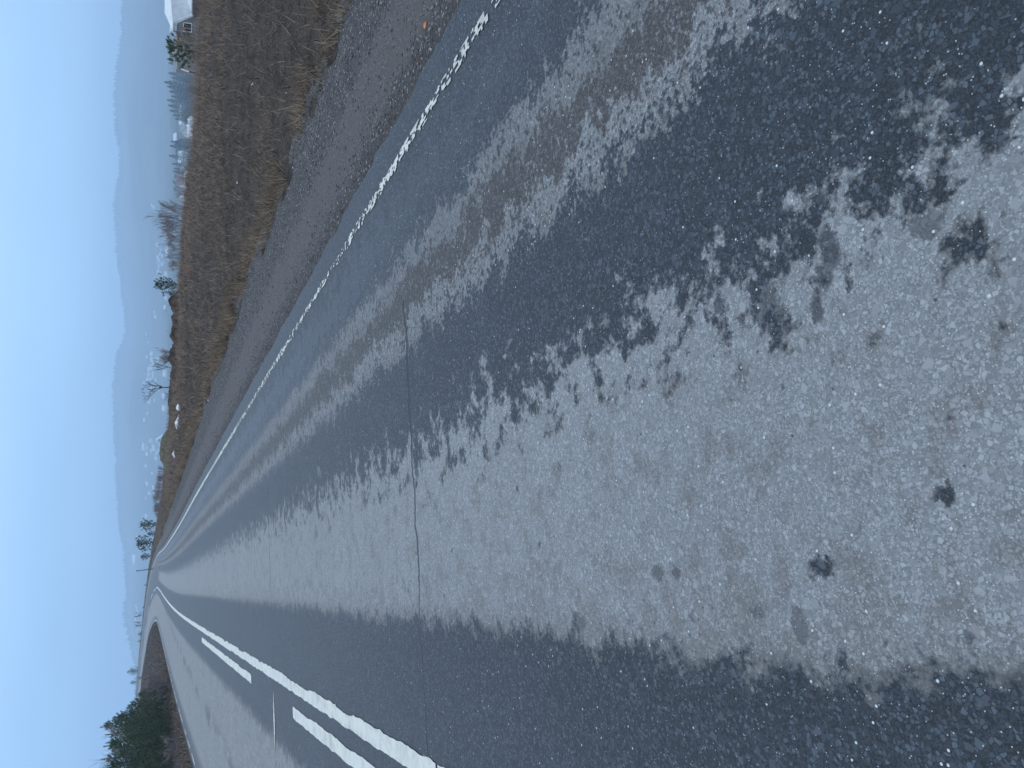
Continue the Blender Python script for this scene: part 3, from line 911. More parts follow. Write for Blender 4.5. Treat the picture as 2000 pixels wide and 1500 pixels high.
USED = set()
def place(proto, loc, rz, sc, label, cat, group=None):
    if proto.name not in USED:
        USED.add(proto.name); o = proto
    else:
        o = copy_tree(proto)
    o.location = loc
    o.rotation_euler = (0, 0, rz)
    o.scale = (sc, sc, sc) if not isinstance(sc, tuple) else sc
    for k in ('label', 'category', 'group'):
        if k in o: del o[k]
    tag(o, label, cat, group)
    return o

def gpoint(X, Y, dist):
    """ground point below photo pixel column Y at DIST metres"""
    p = at_range(270, Y, dist)
    z = float(field_z_xy(p.x, p.y))
    return Vector((p.x, p.y, z))

def field_z_xy(x, y):
    S, W_ = nearest(np.array([x]), np.array([y]))
    P = np.array([[x, y, 0.0]])
    return field_z(S, W_, P)[0]

# ------------------------------------------------------------------ pines at the inside of the bend (big dark clump)
pA = pine_proto(4.2, 1.25, 1, 1.2)
pB = pine_proto(3.8, 1.35, 2, 1.2)
pC = pine_proto(4.0, 1.15, 3, 1.3)
clump = [(1356, 60, pA, .46, 'small pine on the lit end of the dark roadside clump, next to the grey shrub'),
         (1374, 62, pB, .66, 'spiky topped pine second from the grey shrub in the roadside clump'),
         (1394, 58, pC, .80, 'rounded dark pine near the shrub end of the roadside clump'),
         (1408, 61, pA, .92, 'tall pine in the clump just behind the rounded one'), (1412, 52, pB, .70, 'lower pine standing before the tall one, near the road'), (1424, 57, pC, .88, 'pine between the tall one and the bare birch side of the clump'), (1440, 55, pA, .80, None), (1436, 49, pC, .60, None),
         (1452, 53, pB, .84, 'pine just before the bare birch in the clump'), (1462, 48, pA, .64, 'short pine over the low purplish shrub'), (1470, 56, pC, .92, 'full pine hiding the foot of the bare birch'), (1484, 51, pA, .78, None), (1496, 54, pB, .92, None),
         (1508, 48, pC, .72, None), (1518, 52, pA, .84, None), (1404, 66, pB, .92, None), (1446, 62, pC, .95, None), (1536, 50, pB, .84, None)]
for i, (Y, d, pr, sc, lab) in enumerate(clump):
    p = gpoint(0, Y, d)
    place(pr, p, i * 1.3, sc, lab or 'dense young pine in the dark clump inside the bend', 'pine', 'pines in the dark roadside clump')
birch = bare_proto('birch_tree', 5.0, 5, 1, 0.38, 'birch', 4, 0.006, 0.045)
place(birch, gpoint(0, 1467, 52), 0.4, 1.0, 'bare birch rising out of the dark pine clump', 'birch')
shrub1 = bare_proto('bare_shrub', 2.4, 9, 9, 0.30, 'twig', 3, 0.008, 0.016)
place(shrub1, gpoint(0, 1330, 56), 0.0, (0.95, 0.95, 0.85), 'grey leafless shrub fanning out beside the dark pine clump', 'shrub', 'bare shrubs inside the bend')
place(shrub1, gpoint(0, 1466, 43), 1.0, (0.75, 0.75, 0.42), 'low purplish bare shrub at the foot of the dark pine clump', 'shrub', 'bare shrubs inside the bend')
place(shrub1, gpoint(0, 1350, 57), 2.0, (0.8, 0.8, 0.5), 'low dark bare shrub between grey shrub and first pine', 'shrub', 'bare shrubs inside the bend')

# ------------------------------------------------------------------ little pines past the shoulder
pD = pine_proto(1.75, 0.95, 21, 2.6, 0.8)
pE = pine_proto(1.5, 0.55, 22, 1.4, 1.0)
place(pD, gpoint(0, 1062, brow(1062) - 0.5), 0.2, 1.25, 'rounded dark green pine standing closest to the bend', 'pine', 'young pines along the shoulder')
place(pE, gpoint(0, 1026, brow(1026) - 0.5), 1.2, 1.2, 'thin young pine between the gravel shoulder and brushy grass', 'pine', 'young pines along the shoulder')
place(pE, gpoint(0, 1044, brow(1044) - 0.5), 2.2, 0.7, 'knee high pine seedling beside the rounded dark green pine', 'pine', 'young pines along the shoulder')
place(pE, gpoint(0, 1088, brow(1088) - 0.5), 3.2, 0.95, 'ragged young pine on the bend side of the rounded pine', 'pine', 'young pines along the shoulder')
place(pE, gpoint(0, 553, brow(553) - 0.3), 0.4, 0.62, 'small bright green pine on the brow of the field', 'pine', 'young pines on the brow')
place(pE, gpoint(0, 571, brow(571) - 0.3), 2.4, 0.30, 'tiny pine seedling beside the small pine on the brow', 'pine', 'young pines on the brow')
pF = pine_proto(1.7, 0.85, 31, 2.2, 0.75)
q = at_range(392, 103, 42); place(pF, q, 0.7, (1.0, 1.0, 0.86), 'bushy green pine behind dry weeds next to the snow roofed house', 'pine')

# ------------------------------------------------------------------ bare saplings on the brow
bt = bare_proto('bare_tree', 2.0, 14, 1, 0.55, 'twig_dark', 4, 0.006, 0.035)
place(bt, gpoint(0, 757, brow(757) - 0.3), 0.4, 0.95, 'leafless forked tree spreading above the soil bank', 'tree', 'bare trees on the brow')
bt2 = bare_proto('bare_sapling', 1.6, 16, 1, 0.30, 'twig_dark', 3, 0.006, 0.018)
place(bt2, gpoint(0, 716, brow(716) - 0.3), 1.4, 1.0, 'slim upright leafless sapling behind the soil bank', 'sapling', 'bare trees on the brow')
place(shrub1, gpoint(0, 692, brow(692) - 0.3), 0.9, 0.50, 'low leafless shrub behind the soil bank beside the slim sapling', 'shrub', 'bare shrubs on the brow')
sh2 = bare_proto('bare_shrub', 1.6, 19, 9, 0.25, 'twig', 3, 0.0028, 0.006)
for (Y, d, sc, lab) in ((418, 46, .95, 'purplish bare shrub against the hazy valley, tallest on the brow'), (438, 48, .85, 'twiggy shrub beside the tallest bare shrub on the brow'),
                        (452, 44, .55, 'low twiggy shrub halfway along the brow'), (468, 47, .62, 'sparse shrub just before the pale green brow thicket'),
                        (486, 46, .60, 'grey green twiggy thicket on the brow'), (502, 48, .58, 'thin shrub after the grey green thicket on the brow'),
                        (518, 45, .42, 'short shrub close to the small brow pine'), (400, 46, .50, 'small purplish shrub on the house side of the tallest bare shrub'),
                        (428, 46, .70, 'shrub tucked between the tallest bare shrub and its twiggy neighbour'), (630, 44, .30, 'wisp of bare shrub on the long soil bank'),
                        (652, 44, .34, 'thin bare shrub at the far end of the long soil bank'), (775, 44, .36, 'thin bare shrub just past the leafless forked tree')):
    place(sh2, gpoint(0, Y, brow(Y) + 0.3), Y, sc * .95, lab, 'shrub', 'bare shrubs on the brow')
sh3 = bare_proto('brush_thicket', 1.3, 23, 26, 0.30, 'twig', 2, 0.003, 0.006)
for i, (Y, d, sc) in enumerate(((930, 74, .8), (946, 76, .9), (960, 74, 1.0), (974, 78, 1.2), (986, 76, 1.1), (998, 80, .9))):
    place(sh3, gpoint(0, Y, brow(Y) - 2.0), i, (sc * 1.3, sc * 1.3, sc * .85), 'brown bare brush thicket, ' + ('first after the grassed mound', 'second after the grassed mound', 'third after the grassed mound', 'third before the thin young pine', 'second before the thin young pine', 'last before the thin young pine')[i], 'shrub', 'brush along the shoulder')
# dry weed stalks with their own stems near the house
M['weed'] = noisy('dry weed', (0.13, 0.10, 0.078), (0.27, 0.21, 0.16), 5.0)
wd = bare_proto('dry_weed', 0.9, 41, 5, 0.22, 'weed', 2, 0.0025, 0.005)
WEEDS = ['at the eave corner of the snow roofed house', 'directly below the white framed window', 'between the window and the gable corner', 'at the house side of the bushy green pine',
         'before the middle of the bushy green pine', 'beside the marker post by the bushy green pine', 'below the tallest pointed spruce', 'just past the tallest pointed spruce',
         'below the last spruce of the hazy row', 'below the dark rounded spruces', 'below the red roofed houses', 'below the lone pale gabled house']
for i, (Y, d, sc) in enumerate(((45, 25.5, .9), (58, 26, 1.1), (70, 26.5, 1.0), (82, 27, .55), (97, 27, .45), (112, 27.5, .5), (150, 28, .7), (165, 28.5, .6), (212, 29, .6), (270, 30, .5), (338, 31, .7), (372, 32, .8))):
    place(wd, gpoint(0, Y, brow(Y) - random.uniform(0, 1.5)), i * 2.1, sc, 'dry weed stalks on the brow ' + WEEDS[i], 'weed', 'dry weeds on the brow')

# ------------------------------------------------------------------ soil bank and heaps on the brow
def heap(name, Y0, Y1, X_top, dist, mat, label, cat, rough=0.5, seed=0, tall=None):
    dist = brow((Y0 + Y1) / 2) - 0.9
    a = at_range(X_top, Y0, dist); b = at_range(X_top, Y1, dist)
    mid = (a + b) / 2; half = (b - a).length / 2
    ux = (b - a).normalized(); uy = Vector((-ux.y, ux.x, 0))
    zb = float(field_z_xy(mid.x, mid.y)) - 0.25
    hh = mid.z - zb if tall is None else tall
    nu, nv = 46, 16
    V, Fc = [], []
    for i in range(nu + 1):
        for j in range(nv + 1):
            u = -1 + 2 * i / nu; v = -1 + 2 * j / nv
            p = mid + ux * half * 1.9 * u + uy * 1.1 * v
            prof = max(0.0, 1 - abs(u) ** 2.2) * max(0.0, 1 - v * v)
            nz = float(fbm(np.array(p.x * 2.6), np.array(p.y * 2.6), 5, 70 + seed))
            V.append((p.x, p.y, zb + hh * prof * (1 - rough / 2 + rough * nz * 1.0)))
    for i in range(nu):
        for j in range(nv):
            k = i * (nv + 1) + j
            Fc.append((k, k + nv + 1, k + nv + 2, k + 1))
    o = mesh_obj(name, V, Fc, mat, smooth=False)
    tag(o, label, cat, 'heaps on the brow of the field')
    return o
heap('earth_bank', 574, 612, 332, 41, M['soil'], 'dark soil heap on the brow next to the tiny pine seedling', 'soil heap', seed=1, rough=.7)
heap('earth_bank', 612, 668, 333, 42, M['soil'], 'long dark soil bank in the middle of the brow', 'soil heap', seed=2, rough=.8)
heap('earth_bank', 664, 740, 332, 44, M['soil'], 'low dark soil bank below the slim leafless sapling', 'soil heap', seed=3, rough=.8)
heap('earth_bank', 742, 832, 330, 46, M['soil'], 'dark soil bank below the leafless forked tree', 'soil heap', seed=4, rough=.7)
heap('grass_mound', 852, 908, 313, 58, M['soddy'], 'grey green grassed mound rising beside the shoulder', 'mound', seed=5, rough=.4)

# ------------------------------------------------------------------ houses
def gable(name, L, Wd, hw, hr, wall, roof, over=0.5, thick=0.35):
    """house with its ridge along local X; wall mesh and roof mesh are children"""
    root = empty(name, (0, 0, 0))
    b = MB(); a, c = L / 2, Wd / 2
    v = [(-a, -c, -3), (a, -c, -3), (a, c, -3), (-a, c, -3), (-a, -c, hw), (a, -c, hw), (a, c, hw), (-a, c, hw), (-a, 0, hw + hr), (a, 0, hw + hr)]
    b.add(([Vector(q) for q in v], [(0, 1, 5, 4), (2, 3, 7, 6), (1, 2, 6, 9, 5), (3, 0, 4, 8, 7)]))
    b.obj('wall', M[wall], root)
    r = MB()
    sl = hr / c
    for sgn in (-1, 1):
        y0, z0 = sgn * (c + over), hw - sl * over + 0.02
        p = [(-a - over, 0, hw + hr + .02), (a + over, 0, hw + hr + .02), (a + over, y0, z0), (-a - over, y0, z0)]
        q = [(x, y, z + thick) for x, y, z in p]
        r.add(([Vector(t) for t in p + q], [(0, 1, 2, 3), (4, 7, 6, 5), (0, 4, 5, 1), (1, 5, 6, 2), (2, 6, 7, 3), (3, 7, 4, 0)]))
    r.obj('roof', M[roof], root)
    return root

# the snow roofed house behind the brow: gable towards us, ridge running away to the frame edge
def near_house():
    D = 92.0
    apexF = at_range(338.5, 60.5, D)          # front tip of the snow roof
    g0 = at_range(351, 77, D)                 # lower corner of the gable, pine side
    g1 = at_range(376, 34, D)                 # eave corner of the front
    k = D / 1690.0                            # metres per photo pixel
    root = empty('house', at_range(400, 62, D), 0)
    base = root.location.copy()
    right = Vector((R.x, R.y, 0)).normalized(); away = Vector((F.x, F.y, 0)).normalized()
    up = Vector((0, 0, 1))
    def P(X, Y, dd=0.0):
        return at_range(X, Y, D + dd) - base
    # gable wall (trimmed top), a little recessed under the roof
    gw = MB()
    pts = [P(346, 46, .3), P(345, 59, .3), P(352, 77, .3), P(400, 92, .3), P(400, 36, .3), P(376, 33, .3)]
    bk = [p + away * 9.0 for p in pts]
    nn = len(pts)
    gw.add((pts + bk, [tuple(range(nn)), tuple(range(2 * nn - 1, nn - 1, -1))] + [(i, i + nn, (i + 1) % nn + nn, (i + 1) % nn) for i in range(nn)]))
    gw.obj('wall', M['log'], root)
    # snowy main roof slope: from the ridge down to the eave, running away from the front
    rf = MB()
    a, b_, c, d = P(337, 60), P(376, 31), P(374.5, -110, 10), P(321.5, 26, 9.5)
    e_ = P(322.5, -110, 16)
    front = [P(337, 60), P(337.5, 44), P(375.5, 30.5), P(374, 24, .8), P(374.5, -120, 2.0), P(322.5, -120, 9), P(321.5, 25, 9)]
    low = [p - up * 0.18 + away * 0.05 for p in front]
    nn = len(front)
    rf.add((front + low, [tuple(range(nn)), tuple(range(2 * nn - 1, nn - 1, -1))] + [(i, (i + 1) % nn, (i + 1) % nn + nn, i + nn) for i in range(nn)]))
    roof = rf.obj('roof', M['snow'], root)
    # other slope, seen edge-on as a pale bargeboard
    bb = MB()
    bb.add(tube([P(336.5, 61, -.1), P(353, 78, -.1)], [0.07, 0.07], 4))
    bb.obj('bargeboard', M['snow'], root)
    sv = MB()
    q = [P(338, 45, .15), P(337.5, 60, .15), P(341.5, 61, .15), P(341.5, 44, .15)]
    sv.add((q + [p + away * .12 for p in q], [(0, 1, 2, 3), (7, 6, 5, 4), (0, 4, 5, 1), (1, 5, 6, 2), (2, 6, 7, 3), (3, 7, 4, 0)]))
    sv.obj('gable_board', M['brownboard'], root)
    us = MB()
    q = [P(341.5, 60, .12), P(352, 77, .12), P(353, 66, .12), P(343.5, 60.5, .12)]
    us.add((q + [p + away * .1 for p in q], [(0, 1, 2, 3), (7, 6, 5, 4), (0, 4, 5, 1), (1, 5, 6, 2), (2, 6, 7, 3), (3, 7, 4, 0)]))
    us.obj('eave_board', M['brownboard'], root)
    ev = MB()
    ev.add(tube([P(377, 31, -.1), P(377, -60, 0.2)], [0.06, 0.06], 4))
    ev.obj('fascia', M['brownboard'], root)
    # side wall below the eave
    sw = MB()
    q = [P(376, 32, .5), P(376.5, -110, 1.0), P(400, -110, 1.0), P(400, 32, .5)]
    sw.add((q + [p + away * .2 for p in q], [(0, 1, 2, 3), (7, 6, 5, 4), (0, 4, 5, 1), (1, 5, 6, 2), (2, 6, 7, 3), (3, 7, 4, 0)]))
    sw.obj('side_wall', M['brownboard'], root)
    # window: frame of four bars and a mullion, pane behind
    fr = MB()
    A, B_, Cc, Dd = P(359, 44, .05), P(357, 60.5, .05), P(374, 63, .05), P(374.5, 46, .05)
    for p, q in ((A, B_), (B_, Cc), (Cc, Dd), (Dd, A)):
        fr.add(tube([p, q], [0.035, 0.035], 4))
    m1, m2 = P(358, 54.5, .05), P(374, 57, .05)
    fr.add(tube([m1, m1.lerp(m2, .30)], [0.03, 0.03], 4))
    fr.add(tube([m1.lerp(m2, .35), m2], [0.012, 0.012], 4))
    wn = fr.obj('window', M['white'], root)
    pn = MB(); q = [A, B_, Cc, Dd]; q = [p + away * .12 for p in q]
    pn.add((q + [p + away * .08 for p in q], [(0, 1, 2, 3), (7, 6, 5, 4), (0, 4, 5, 1), (1, 5, 6, 2), (2, 6, 7, 3), (3, 7, 4, 0)]))
    po = pn.obj('pane', M['pane'], root)
    po.parent = wn
    tag(root, 'low grey gabled house with a big snow covered roof and white framed window', 'house')
near_house()

hs = {'snow': gable('town_house', 11, 8, 3.2, 3.6, 'plaster', 'snow'),
      'grey': gable('town_house', 10, 8, 3.4, 3.2, 'log', 'snow'),
      'red': gable('town_house', 10, 9, 4.5, 4.8, 'plaster', 'redroof'),
      'long': gable('long_house', 26, 9, 3.0, 2.6, 'plaster', 'snow'),
      'brown': gable('town_house', 10, 8, 3.6, 4.0, 'plaster', 'greyroof')}
# houses just below the brow, large enough to tell apart: X, Y, kind, range, turn, scale, label
MIDS = [(336, 222, 'long', 900, .1, .8, 'long low white roofed building behind the spruces'),
        (352, 234, 'snow', 480, 0.9, .55, 'white roofed house right behind the brow beside the spruces'),
        (354, 254, 'snow', 480, 0.1, .62, 'broad snow roofed house just behind the brow'),
        (338, 252, 'brown', 700, .8, .85, 'tall grey roofed house above the broad snow roofed house'),
        (330, 268, 'grey', 1000, 0.3, .9, 'hazy white roofed house farther back past the grey roofed house'),
        (337, 306, 'snow', 760, .15, .9, 'house with a smooth white roof between two spruces'),
        (340, 331, 'snow', 640, 1.0, .7, 'white roofed house beside the red roofed pair'),
        (336, 345, 'red', 700, .5, 1.0, 'tall house with a dull red roof above the brow'),
        (341, 353, 'red', 620, .2, .75, 'smaller red roofed house in front of the tall one'),
        (352, 343, 'snow', 520, .7, .5, 'small white gable low behind the brow by red roofs'),
        (340, 386, 'snow', 640, 1.2, .7, 'pale gabled house alone past the red roofed pair'),
        (326, 57, 'grey', 1300, 0.4, 1.0, 'tiny white speck of a house above the snow roof')]
def on_ground_at(Y, dist):
    p = at_range(270, Y, dist)
    z = float(ground_z(np.array([p.x]), np.array([p.y]))[0])
    return Vector((p.x, p.y, z))
for (X, Y, k, d, turn, sc, lab) in MIDS:
    p = at_range(X, Y, d)
    g = on_ground_at(Y, d)
    p.z = min(p.z, g.z + 4)
    place(hs[k], Vector((p.x, p.y, max(g.z, p.z - 4 * sc))), turn - YAW, sc, lab, 'house', 'houses just below the brow')
TOWN = [(290, 807), (285, 820), (297, 861), (283, 875), (291, 873), (300, 870), (312, 868), (311, 880), (309, 888), (287, 909), (288, 942), (291, 945), (294, 962), (285, 972), (288, 1007),
        (305, 610), (306, 618), (291, 668), (288, 652), (289, 697), (296, 700), (309, 702), (293, 714), (293, 721), (299, 717), (287, 733), (293, 731), (300, 732), (283, 748), (292, 750), (297, 741),
        (288, 770), (292, 776), (294, 783), (303, 781), (326, 730), (324, 772), (324, 796), (302, 405), (300, 400), (309, 479), (315, 490), (311, 503), (316, 497), (309, 514), (311, 530), (317, 536), (306, 544),
        (328, 478), (332, 494), (334, 505), (327, 535), (327, 583), (327, 602), (313, 508), (312, 520), (299, 703), (302, 709), (291, 741), (296, 757), (299, 764), (289, 886), (296, 880), (303, 876), (284, 868),
        (299, 690), (306, 720), (308, 742), (312, 760), (318, 500), (320, 515), (321, 545), (310, 860), (307, 895), (300, 925), (303, 952)]
kinds = ['snow', 'grey', 'snow', 'snow', 'grey', 'snow', 'long']
cnt = 0
for i, (X, Y) in enumerate(TOWN):
    h_ = hit(X, Y, 700)
    if h_ is None: continue
    p, d = h_
    k = kinds[i % 7]
    sc = random.uniform(0.75, 1.15) * (0.6 if k == 'long' else 1.0)
    place(hs[k], p, random.uniform(0, 3.1), sc, 'tiny pale house with a snowy roof in the hazy valley town', 'house', 'houses of the valley town')
# little pale blue hut by the grassed mound
hut = gable('hut', 1.9, 1.5, 1.15, 0.9, 'bluewall', 'bluewall', 0.12, 0.06)
p = at_range(328, 857, 200)
place(hut, p, 1.2, 1.1, 'small pale blue hut with a dark door beside the grassed mound', 'hut')
dr = MB(); dr.box((0.2, -0.77, 0.45), (0.5, 0.05, 0.8)); dr.obj('door', M['post'], hut)

# ------------------------------------------------------------------ spruces and other trees below the brow
sp = [spruce_proto(14, 3), spruce_proto(12, 4), spruce_proto(16, 5)]
SPR = [(331, 70, 520, 0, 'hazy spruce just above the snow roofed house gable'), (338, 82, 500, 1, 'squat hazy spruce behind the bushy green pine'), (326, 106, 560, 2, 'hazy spruce behind the bushy green pine'),
       (330, 113, 540, 1, 'hazy spruce beside the white marker post'), (329, 133, 560, 0, 'broad hazy spruce right behind the white marker post'), (335, 141, 540, 1, 'low spruce between the marker post and the tallest pointed spruce'),
       (321, 152, 600, 2, 'tallest pointed spruce of the hazy row'), (327, 160, 560, 1, 'spruce touching the tallest pointed spruce on its town side'), (331, 169, 540, 0, 'second spruce past the tallest pointed one, toward the town'), (335, 178, 520, 1, 'short spruce just before the pointed one in the middle of the row'), (326, 187, 580, 2, 'pointed spruce in the middle of the hazy row'),
       (329, 197, 560, 0, 'spruce just past the pointed one in the middle of the row'), (332, 207, 540, 1, 'third from last spruce of the hazy row before the town houses'), (338, 215, 520, 0, 'second from last spruce of the hazy row before the town houses'), (342, 222, 500, 1, 'last low spruce of the hazy row before the town houses'),
       (334, 268, 560, 1, 'dark rounded spruce between the town houses'), (332, 277, 560, 0, 'second dark rounded spruce between the houses, toward the smooth white roof'), (330, 297, 600, 2, 'pointed spruce in front of the smooth white roof'), (336, 312, 560, 1, 'spruce directly below the smooth white roof'), (340, 321, 540, 0, 'low spruce beside the smooth white roofed house'),
       (338, 327, 540, 1, 'spruce between the smooth white roof and the tall red roofed house'), (332, 492, 700, 1, 'faint grey spruce behind the grey green brow thicket'), (336, 500, 650, 0, 'low faint spruce behind the thin shrub on the brow')]
for i, (X, Y, d, k, lab) in enumerate(SPR):
    g = on_ground_at(Y, d); t = at_range(X, Y, d)
    H_ = (14, 12, 16)[k]
    hgt = max(6.0, t.z - g.z)
    sc = hgt / H_
    place(sp[k], g, i * 1.7, (sc * random.uniform(1.25, 1.7), sc * random.uniform(1.25, 1.7), sc), lab or 'hazy blue grey spruce standing in the row beyond the field', 'spruce', 'spruces beyond the brow')
vt = bare_proto('leafless_tree', 9.0, 77, 1, 0.40, 'twig_dark', 4, 0.04, 0.16)
for i, (X, Y, d) in enumerate(((325, 260, 620), (326, 276, 640), (322, 338, 640), (318, 360, 660), (322, 372, 640), (326, 395, 620), (318, 408, 640), (316, 424, 660), (325, 440, 640), (322, 455, 640), (328, 470, 700), (330, 512, 700))):
    g = on_ground_at(Y, d); t = at_range(X, Y, d)
    place(vt, g, i * 1.1, max(5, t.z - g.z) / 9.0, 'hazy leafless tree between houses below the brow', 'tree', 'leafless trees in the valley')

# ------------------------------------------------------------------ beyond the outer side of the bend
rt = pine_proto(3.2, 1.0, 51, 0.75, 0.8)
for (Xt, Xb, Y, d, sc, lab) in ((242, 265, 1310, 214, 1.0, 'airy pine on the skyline nearest the dark clump'), (254, 266, 1332, 206, .5, 'small bush between the skyline pine and dark clump'),
                                (262, 274, 1252, 236, .55, 'small dark bush on the skyline past the bend'), (262, 274, 1238, 236, .5, 'thin small pine above the far road'),
                                (270, 283, 1186, 200, .55, 'low dark bush on the outer side of the bend')):
    p = at_range(Xb, Y, d)
    g = Vector((p.x, p.y, max(float(field_z_xy(p.x, p.y)), p.z - 1.0)))
    place(rt, g, Y, sc * (Xb - Xt) * d / 1690 / 3.2 / sc, lab, 'pine', 'small trees beyond the bend')
vb = bare_proto('leafless_tree', 4.0, 88, 3, 0.35, 'twig_dark', 3, 0.02, 0.05)
for i, (Xt, Xb, Y, d) in enumerate(((262, 282, 1203, 260), (262, 280, 1213, 270), (264, 279, 1220, 260), (281, 290, 1142, 220))):
    p = at_range(Xb, Y, d)
    place(vb, p, Y, (Xb - Xt) * d / 1690 / 4.0, 'hazy bare tree ' + ('just past the low dark bush outside the bend', 'between two others by the snowy strip outside the bend', 'closest to the thin small pine above the far road', 'standing alone, low, closest to the leaning pole')[i], 'tree', 'bare trees behind the bend')

def pole():
    a = at_range(290, 1112, 120); b = at_range(268, 1115, 120)
    root = empty('utility_pole', a)
    mb = MB(); mb.add(tube([Vector((0, 0, -1)), b - a], [0.06, 0.05], 8)); mb.obj('post', M['post'], root)
    mb = MB(); mb.add(tube([b - a, b - a + Vector((0, 0, .12))], [0.08, 0.07], 8)); mb.obj('cap', M['post'], root)
    tag(root, 'thin leaning pole standing on the verge just before the bend', 'pole')
pole()
def marker():
    D = brow(140) + 0.5
    a = at_range(390, 145, D); m1 = at_range(369, 140, D); b = at_range(353, 134.5, D)
    root = empty('marker_post', a)
    mb = MB(); mb.add(tube([Vector((0, 0, 0)), m1 - a], [0.02, 0.02], 6)); mb.obj('post', M['post'], root)
    mb = MB(); mb.add(tube([m1 - a, b - a], [0.021, 0.017], 6)); mb.obj('white_top', M['white'], root)
    tag(root, 'thin slanting marker post with a white upper half', 'post')
marker()

# ------------------------------------------------------------------ snow and litter
def patch_snow(X, Y, dist, a, b, name='snow_patch'):
    c = at_range(X, Y, dist); z0 = float(field_z_xy(c.x, c.y))
    V = [(c.x, c.y, z0 + .14)]; n = 22
    for i in range(n):
        t = 6.283 * i / n; k = random.uniform(.6, 1.15)
        x, y = c.x + R.x * a * math.cos(t) * k + F.x * b * math.sin(t) * k, c.y + R.y * a * math.cos(t) * k + F.y * b * math.sin(t) * k
        V.append((x, y, float(field_z_xy(x, y)) + 0.01))
    Fc = [(0, 1 + i, 1 + (i + 1) % n) for i in range(n)]
    o = mesh_obj(name, V, Fc, M['snow'], smooth=True)
    return o
o = patch_snow(339, 826, 37, .42, .5); tag(o, 'leftover snow patch at the foot of the soil bank', 'snow patch')
o = patch_snow(338, 887, 42, .25, .3); tag(o, 'small leftover snow patch in the ditch near the grassed mound', 'snow patch')
def crumple(name, X, Y, size, mat, label, cat, dist=None, seed=1, flat=1.0):
    d = ray(X, Y)
    if dist is None:
        k = -EYE.z / d.z; c = EYE + d * k
    else:
        c = at_range(X, Y, dist)
    S, W_ = nearest(np.array([c.x]), np.array([c.y]))
    P = np.array([[c.x, c.y, 0.0]])
    zz = (shoulder_z if W_[0] < 5.7 else field_z)(S, W_, P)[0]
    r = random.Random(seed)
    V, Fc = [], []
    nu, nv = 8, 5
    for j in range(nv + 1):
        for i in range(nu):
            th = math.pi * j / nv; ph = 6.283 * i / nu
            k = r.uniform(.65, 1.15)
            V.append((c.x + size * math.sin(th) * math.cos(ph) * k, c.y + size * math.sin(th) * math.sin(ph) * k * .8, zz + size * .5 * flat + size * flat * math.cos(th) * k * .7))
    for j in range(nv):
        for i in range(nu):
            i2 = (i + 1) % nu
            Fc.append((j * nu + i, j * nu + i2, (j + 1) * nu + i2, (j + 1) * nu + i))
    o = mesh_obj(name, V, Fc, mat)
    tag(o, label, cat)
    return o
crumple('plastic_bag', 343, 795, 0.16, M['plastic'], 'pale blue plastic bag caught on the soil bank', 'bag', dist=36, seed=3)
crumple('dry_leaf', 826, 48, 0.022, M['leaf'], 'curled orange leaf lying on the gravel shoulder', 'leaf', seed=5, flat=.5)
for i, (X, Y, sz, lab) in enumerate(((481, 161, .035, 'white scrap of litter deep in the field grass, larger of the pair'), (476, 163, .025, 'white scrap of litter touching the larger scrap in the field'),
                                     (451, 355, .045, 'white scrap of litter alone in the middle of the field'), (460, 372, .03, 'thin white scrap in the field toward the soil bank'),
                                     (552, 325, .02, 'white scrap at the edge of the straw verge'), (372, 606, .07, 'white strip of litter below the soil bank'),
                                     (434, 300, .02, 'tiny white fleck high in the field'), (540, 178, .02, 'white scrap beside the green moss'), (399, 782, .05, 'pale stone on the verge straw near the bag'))):
    crumple('litter_scrap', X, Y, sz * .55, M['white'], lab, 'litter', seed=20 + i, flat=.6)
for i, (X, Y) in enumerate(((605, 145), (597, 178), (592, 192))):
    pass

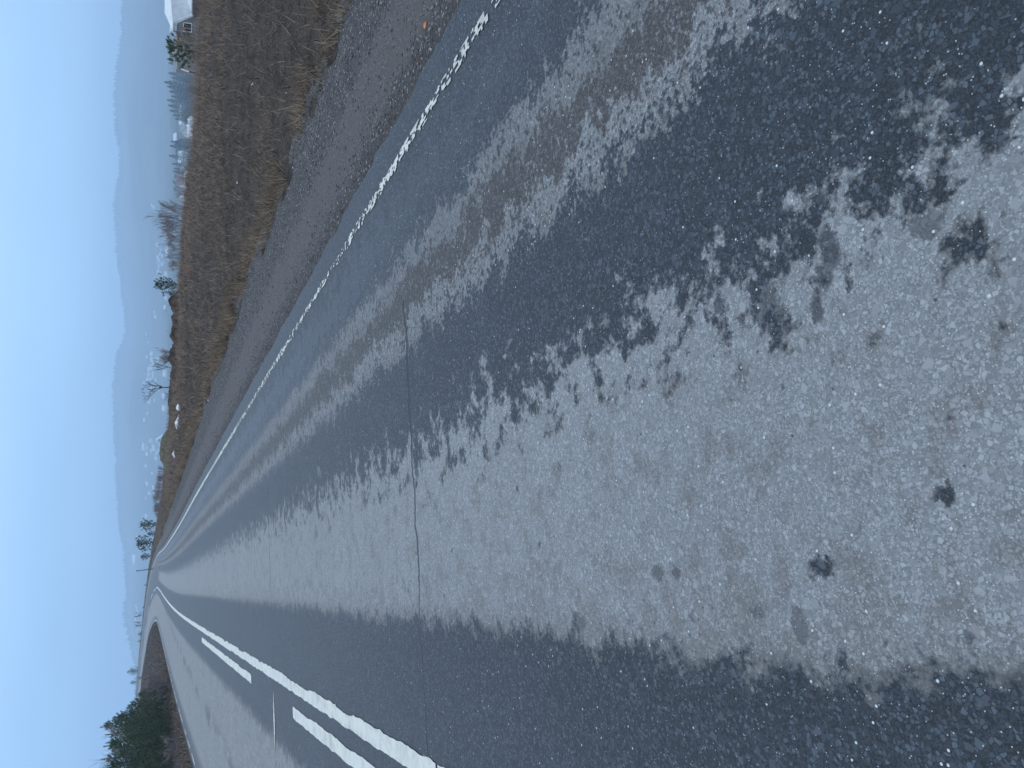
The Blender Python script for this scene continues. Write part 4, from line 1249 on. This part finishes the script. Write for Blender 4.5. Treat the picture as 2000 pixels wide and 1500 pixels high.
# ------------------------------------------------------------------ far woods on the hills, snow fields
def far_forest():
    n = 9000
    az = rng.uniform(-0.70, 0.98, n)
    rr = 3300 + 250 * np.sin(az * 5.0)
    top = rng.random(n) < 0.55
    r = np.where(top, rr + rng.normal(-10, 60, n), rng.uniform(2250, 3300, n))
    dens = vnoise(az * 40, r / 200, 90)
    keep = top | (dens > 0.97)
    az, r = az[keep], r[keep]; n = len(az)
    x, y = np.sin(az) * r, np.cos(az) * r
    z = ground_z(x, y) - 1.0
    h = 4 + 9 * rng.random(n) ** 2 + 4 * vnoise(az * 60, az * 0, 91); wdt = h * (0.22 + 0.2 * rng.random(n))
    V, Fc = [], []
    base = np.stack([x, y, z], -1)
    a0 = rng.random(n) * 6.28
    P = [base + np.stack([np.cos(a0 + k * 1.5708) * wdt, np.sin(a0 + k * 1.5708) * wdt, 0 * h], -1) for k in range(4)] + [base + np.stack([0 * h, 0 * h, h], -1)]
    V = np.stack(P, 1).reshape(-1, 3)
    f = (np.array([(0, 1, 4), (1, 2, 4), (2, 3, 4), (3, 0, 4)])[None] + 5 * np.arange(n)[:, None, None]).reshape(-1, 3)
    o = mesh_obj('forest', V, f, M['forest'])
    tag(o, label='hazy far woods along the hill ridge', kind='stuff')
far_forest()
def snow_field(X0, Y0, X1, Y1, wid, lab=None):
    pts = []
    for k in range(9):
        t = k / 8; X = X0 + (X1 - X0) * t; Y = Y0 + (Y1 - Y0) * t
        ww = wid * (1 - t) ** .7 + .6
        pts.append([hit(X - ww / 2, Y, 900), hit(X + ww / 2, Y, 900)])
    V, Fc = [], []
    for a, b in pts:
        if a is None or b is None: return None
        V += [a[0] + Vector((0, 0, 1.2)), b[0] + Vector((0, 0, 1.2))]
    for k in range(8): Fc.append((2 * k, 2 * k + 1, 2 * k + 3, 2 * k + 2))
    o = mesh_obj('snow_field', [tuple(v) for v in V], Fc, M['snow'])
    tag(o, lab, kind='structure')
snow_field(261.5, 1083, 262, 1105, 7, 'snowy clearing on the far hillside')
snow_field(269, 1047, 267.5, 1062, 2, 'thin snowy strip on the far hillside')
snow_field(266, 1181, 271.5, 1206, 2.2, 'long snowy strip on the far hillside')
snow_field(264.5, 1205, 270, 1232, 1.8, 'second snowy strip on the far hillside')

# ------------------------------------------------------------------ haze: one even box of air round everything below the sky
def haze():
    mb = MB(); mb.box((0, 0, 22), (8800, 8800, 190))
    mt = bpy.data.materials.new('valley haze'); mt.use_nodes = True
    t = mt.node_tree; t.nodes.clear()
    o_ = t.nodes.new('ShaderNodeOutputMaterial'); v = t.nodes.new('ShaderNodeVolumePrincipled')
    v.inputs['Color'].default_value = (0.58, 0.78, 1.0, 1)
    v.inputs['Density'].default_value = 0.00053
    v.inputs['Anisotropy'].default_value = 0.0
    t.links.new(v.outputs[0], o_.inputs['Volume'])
    o = mb.obj('haze', mt)
    tag(o, label='pale blue haze filling the valley air', kind='stuff')
haze()
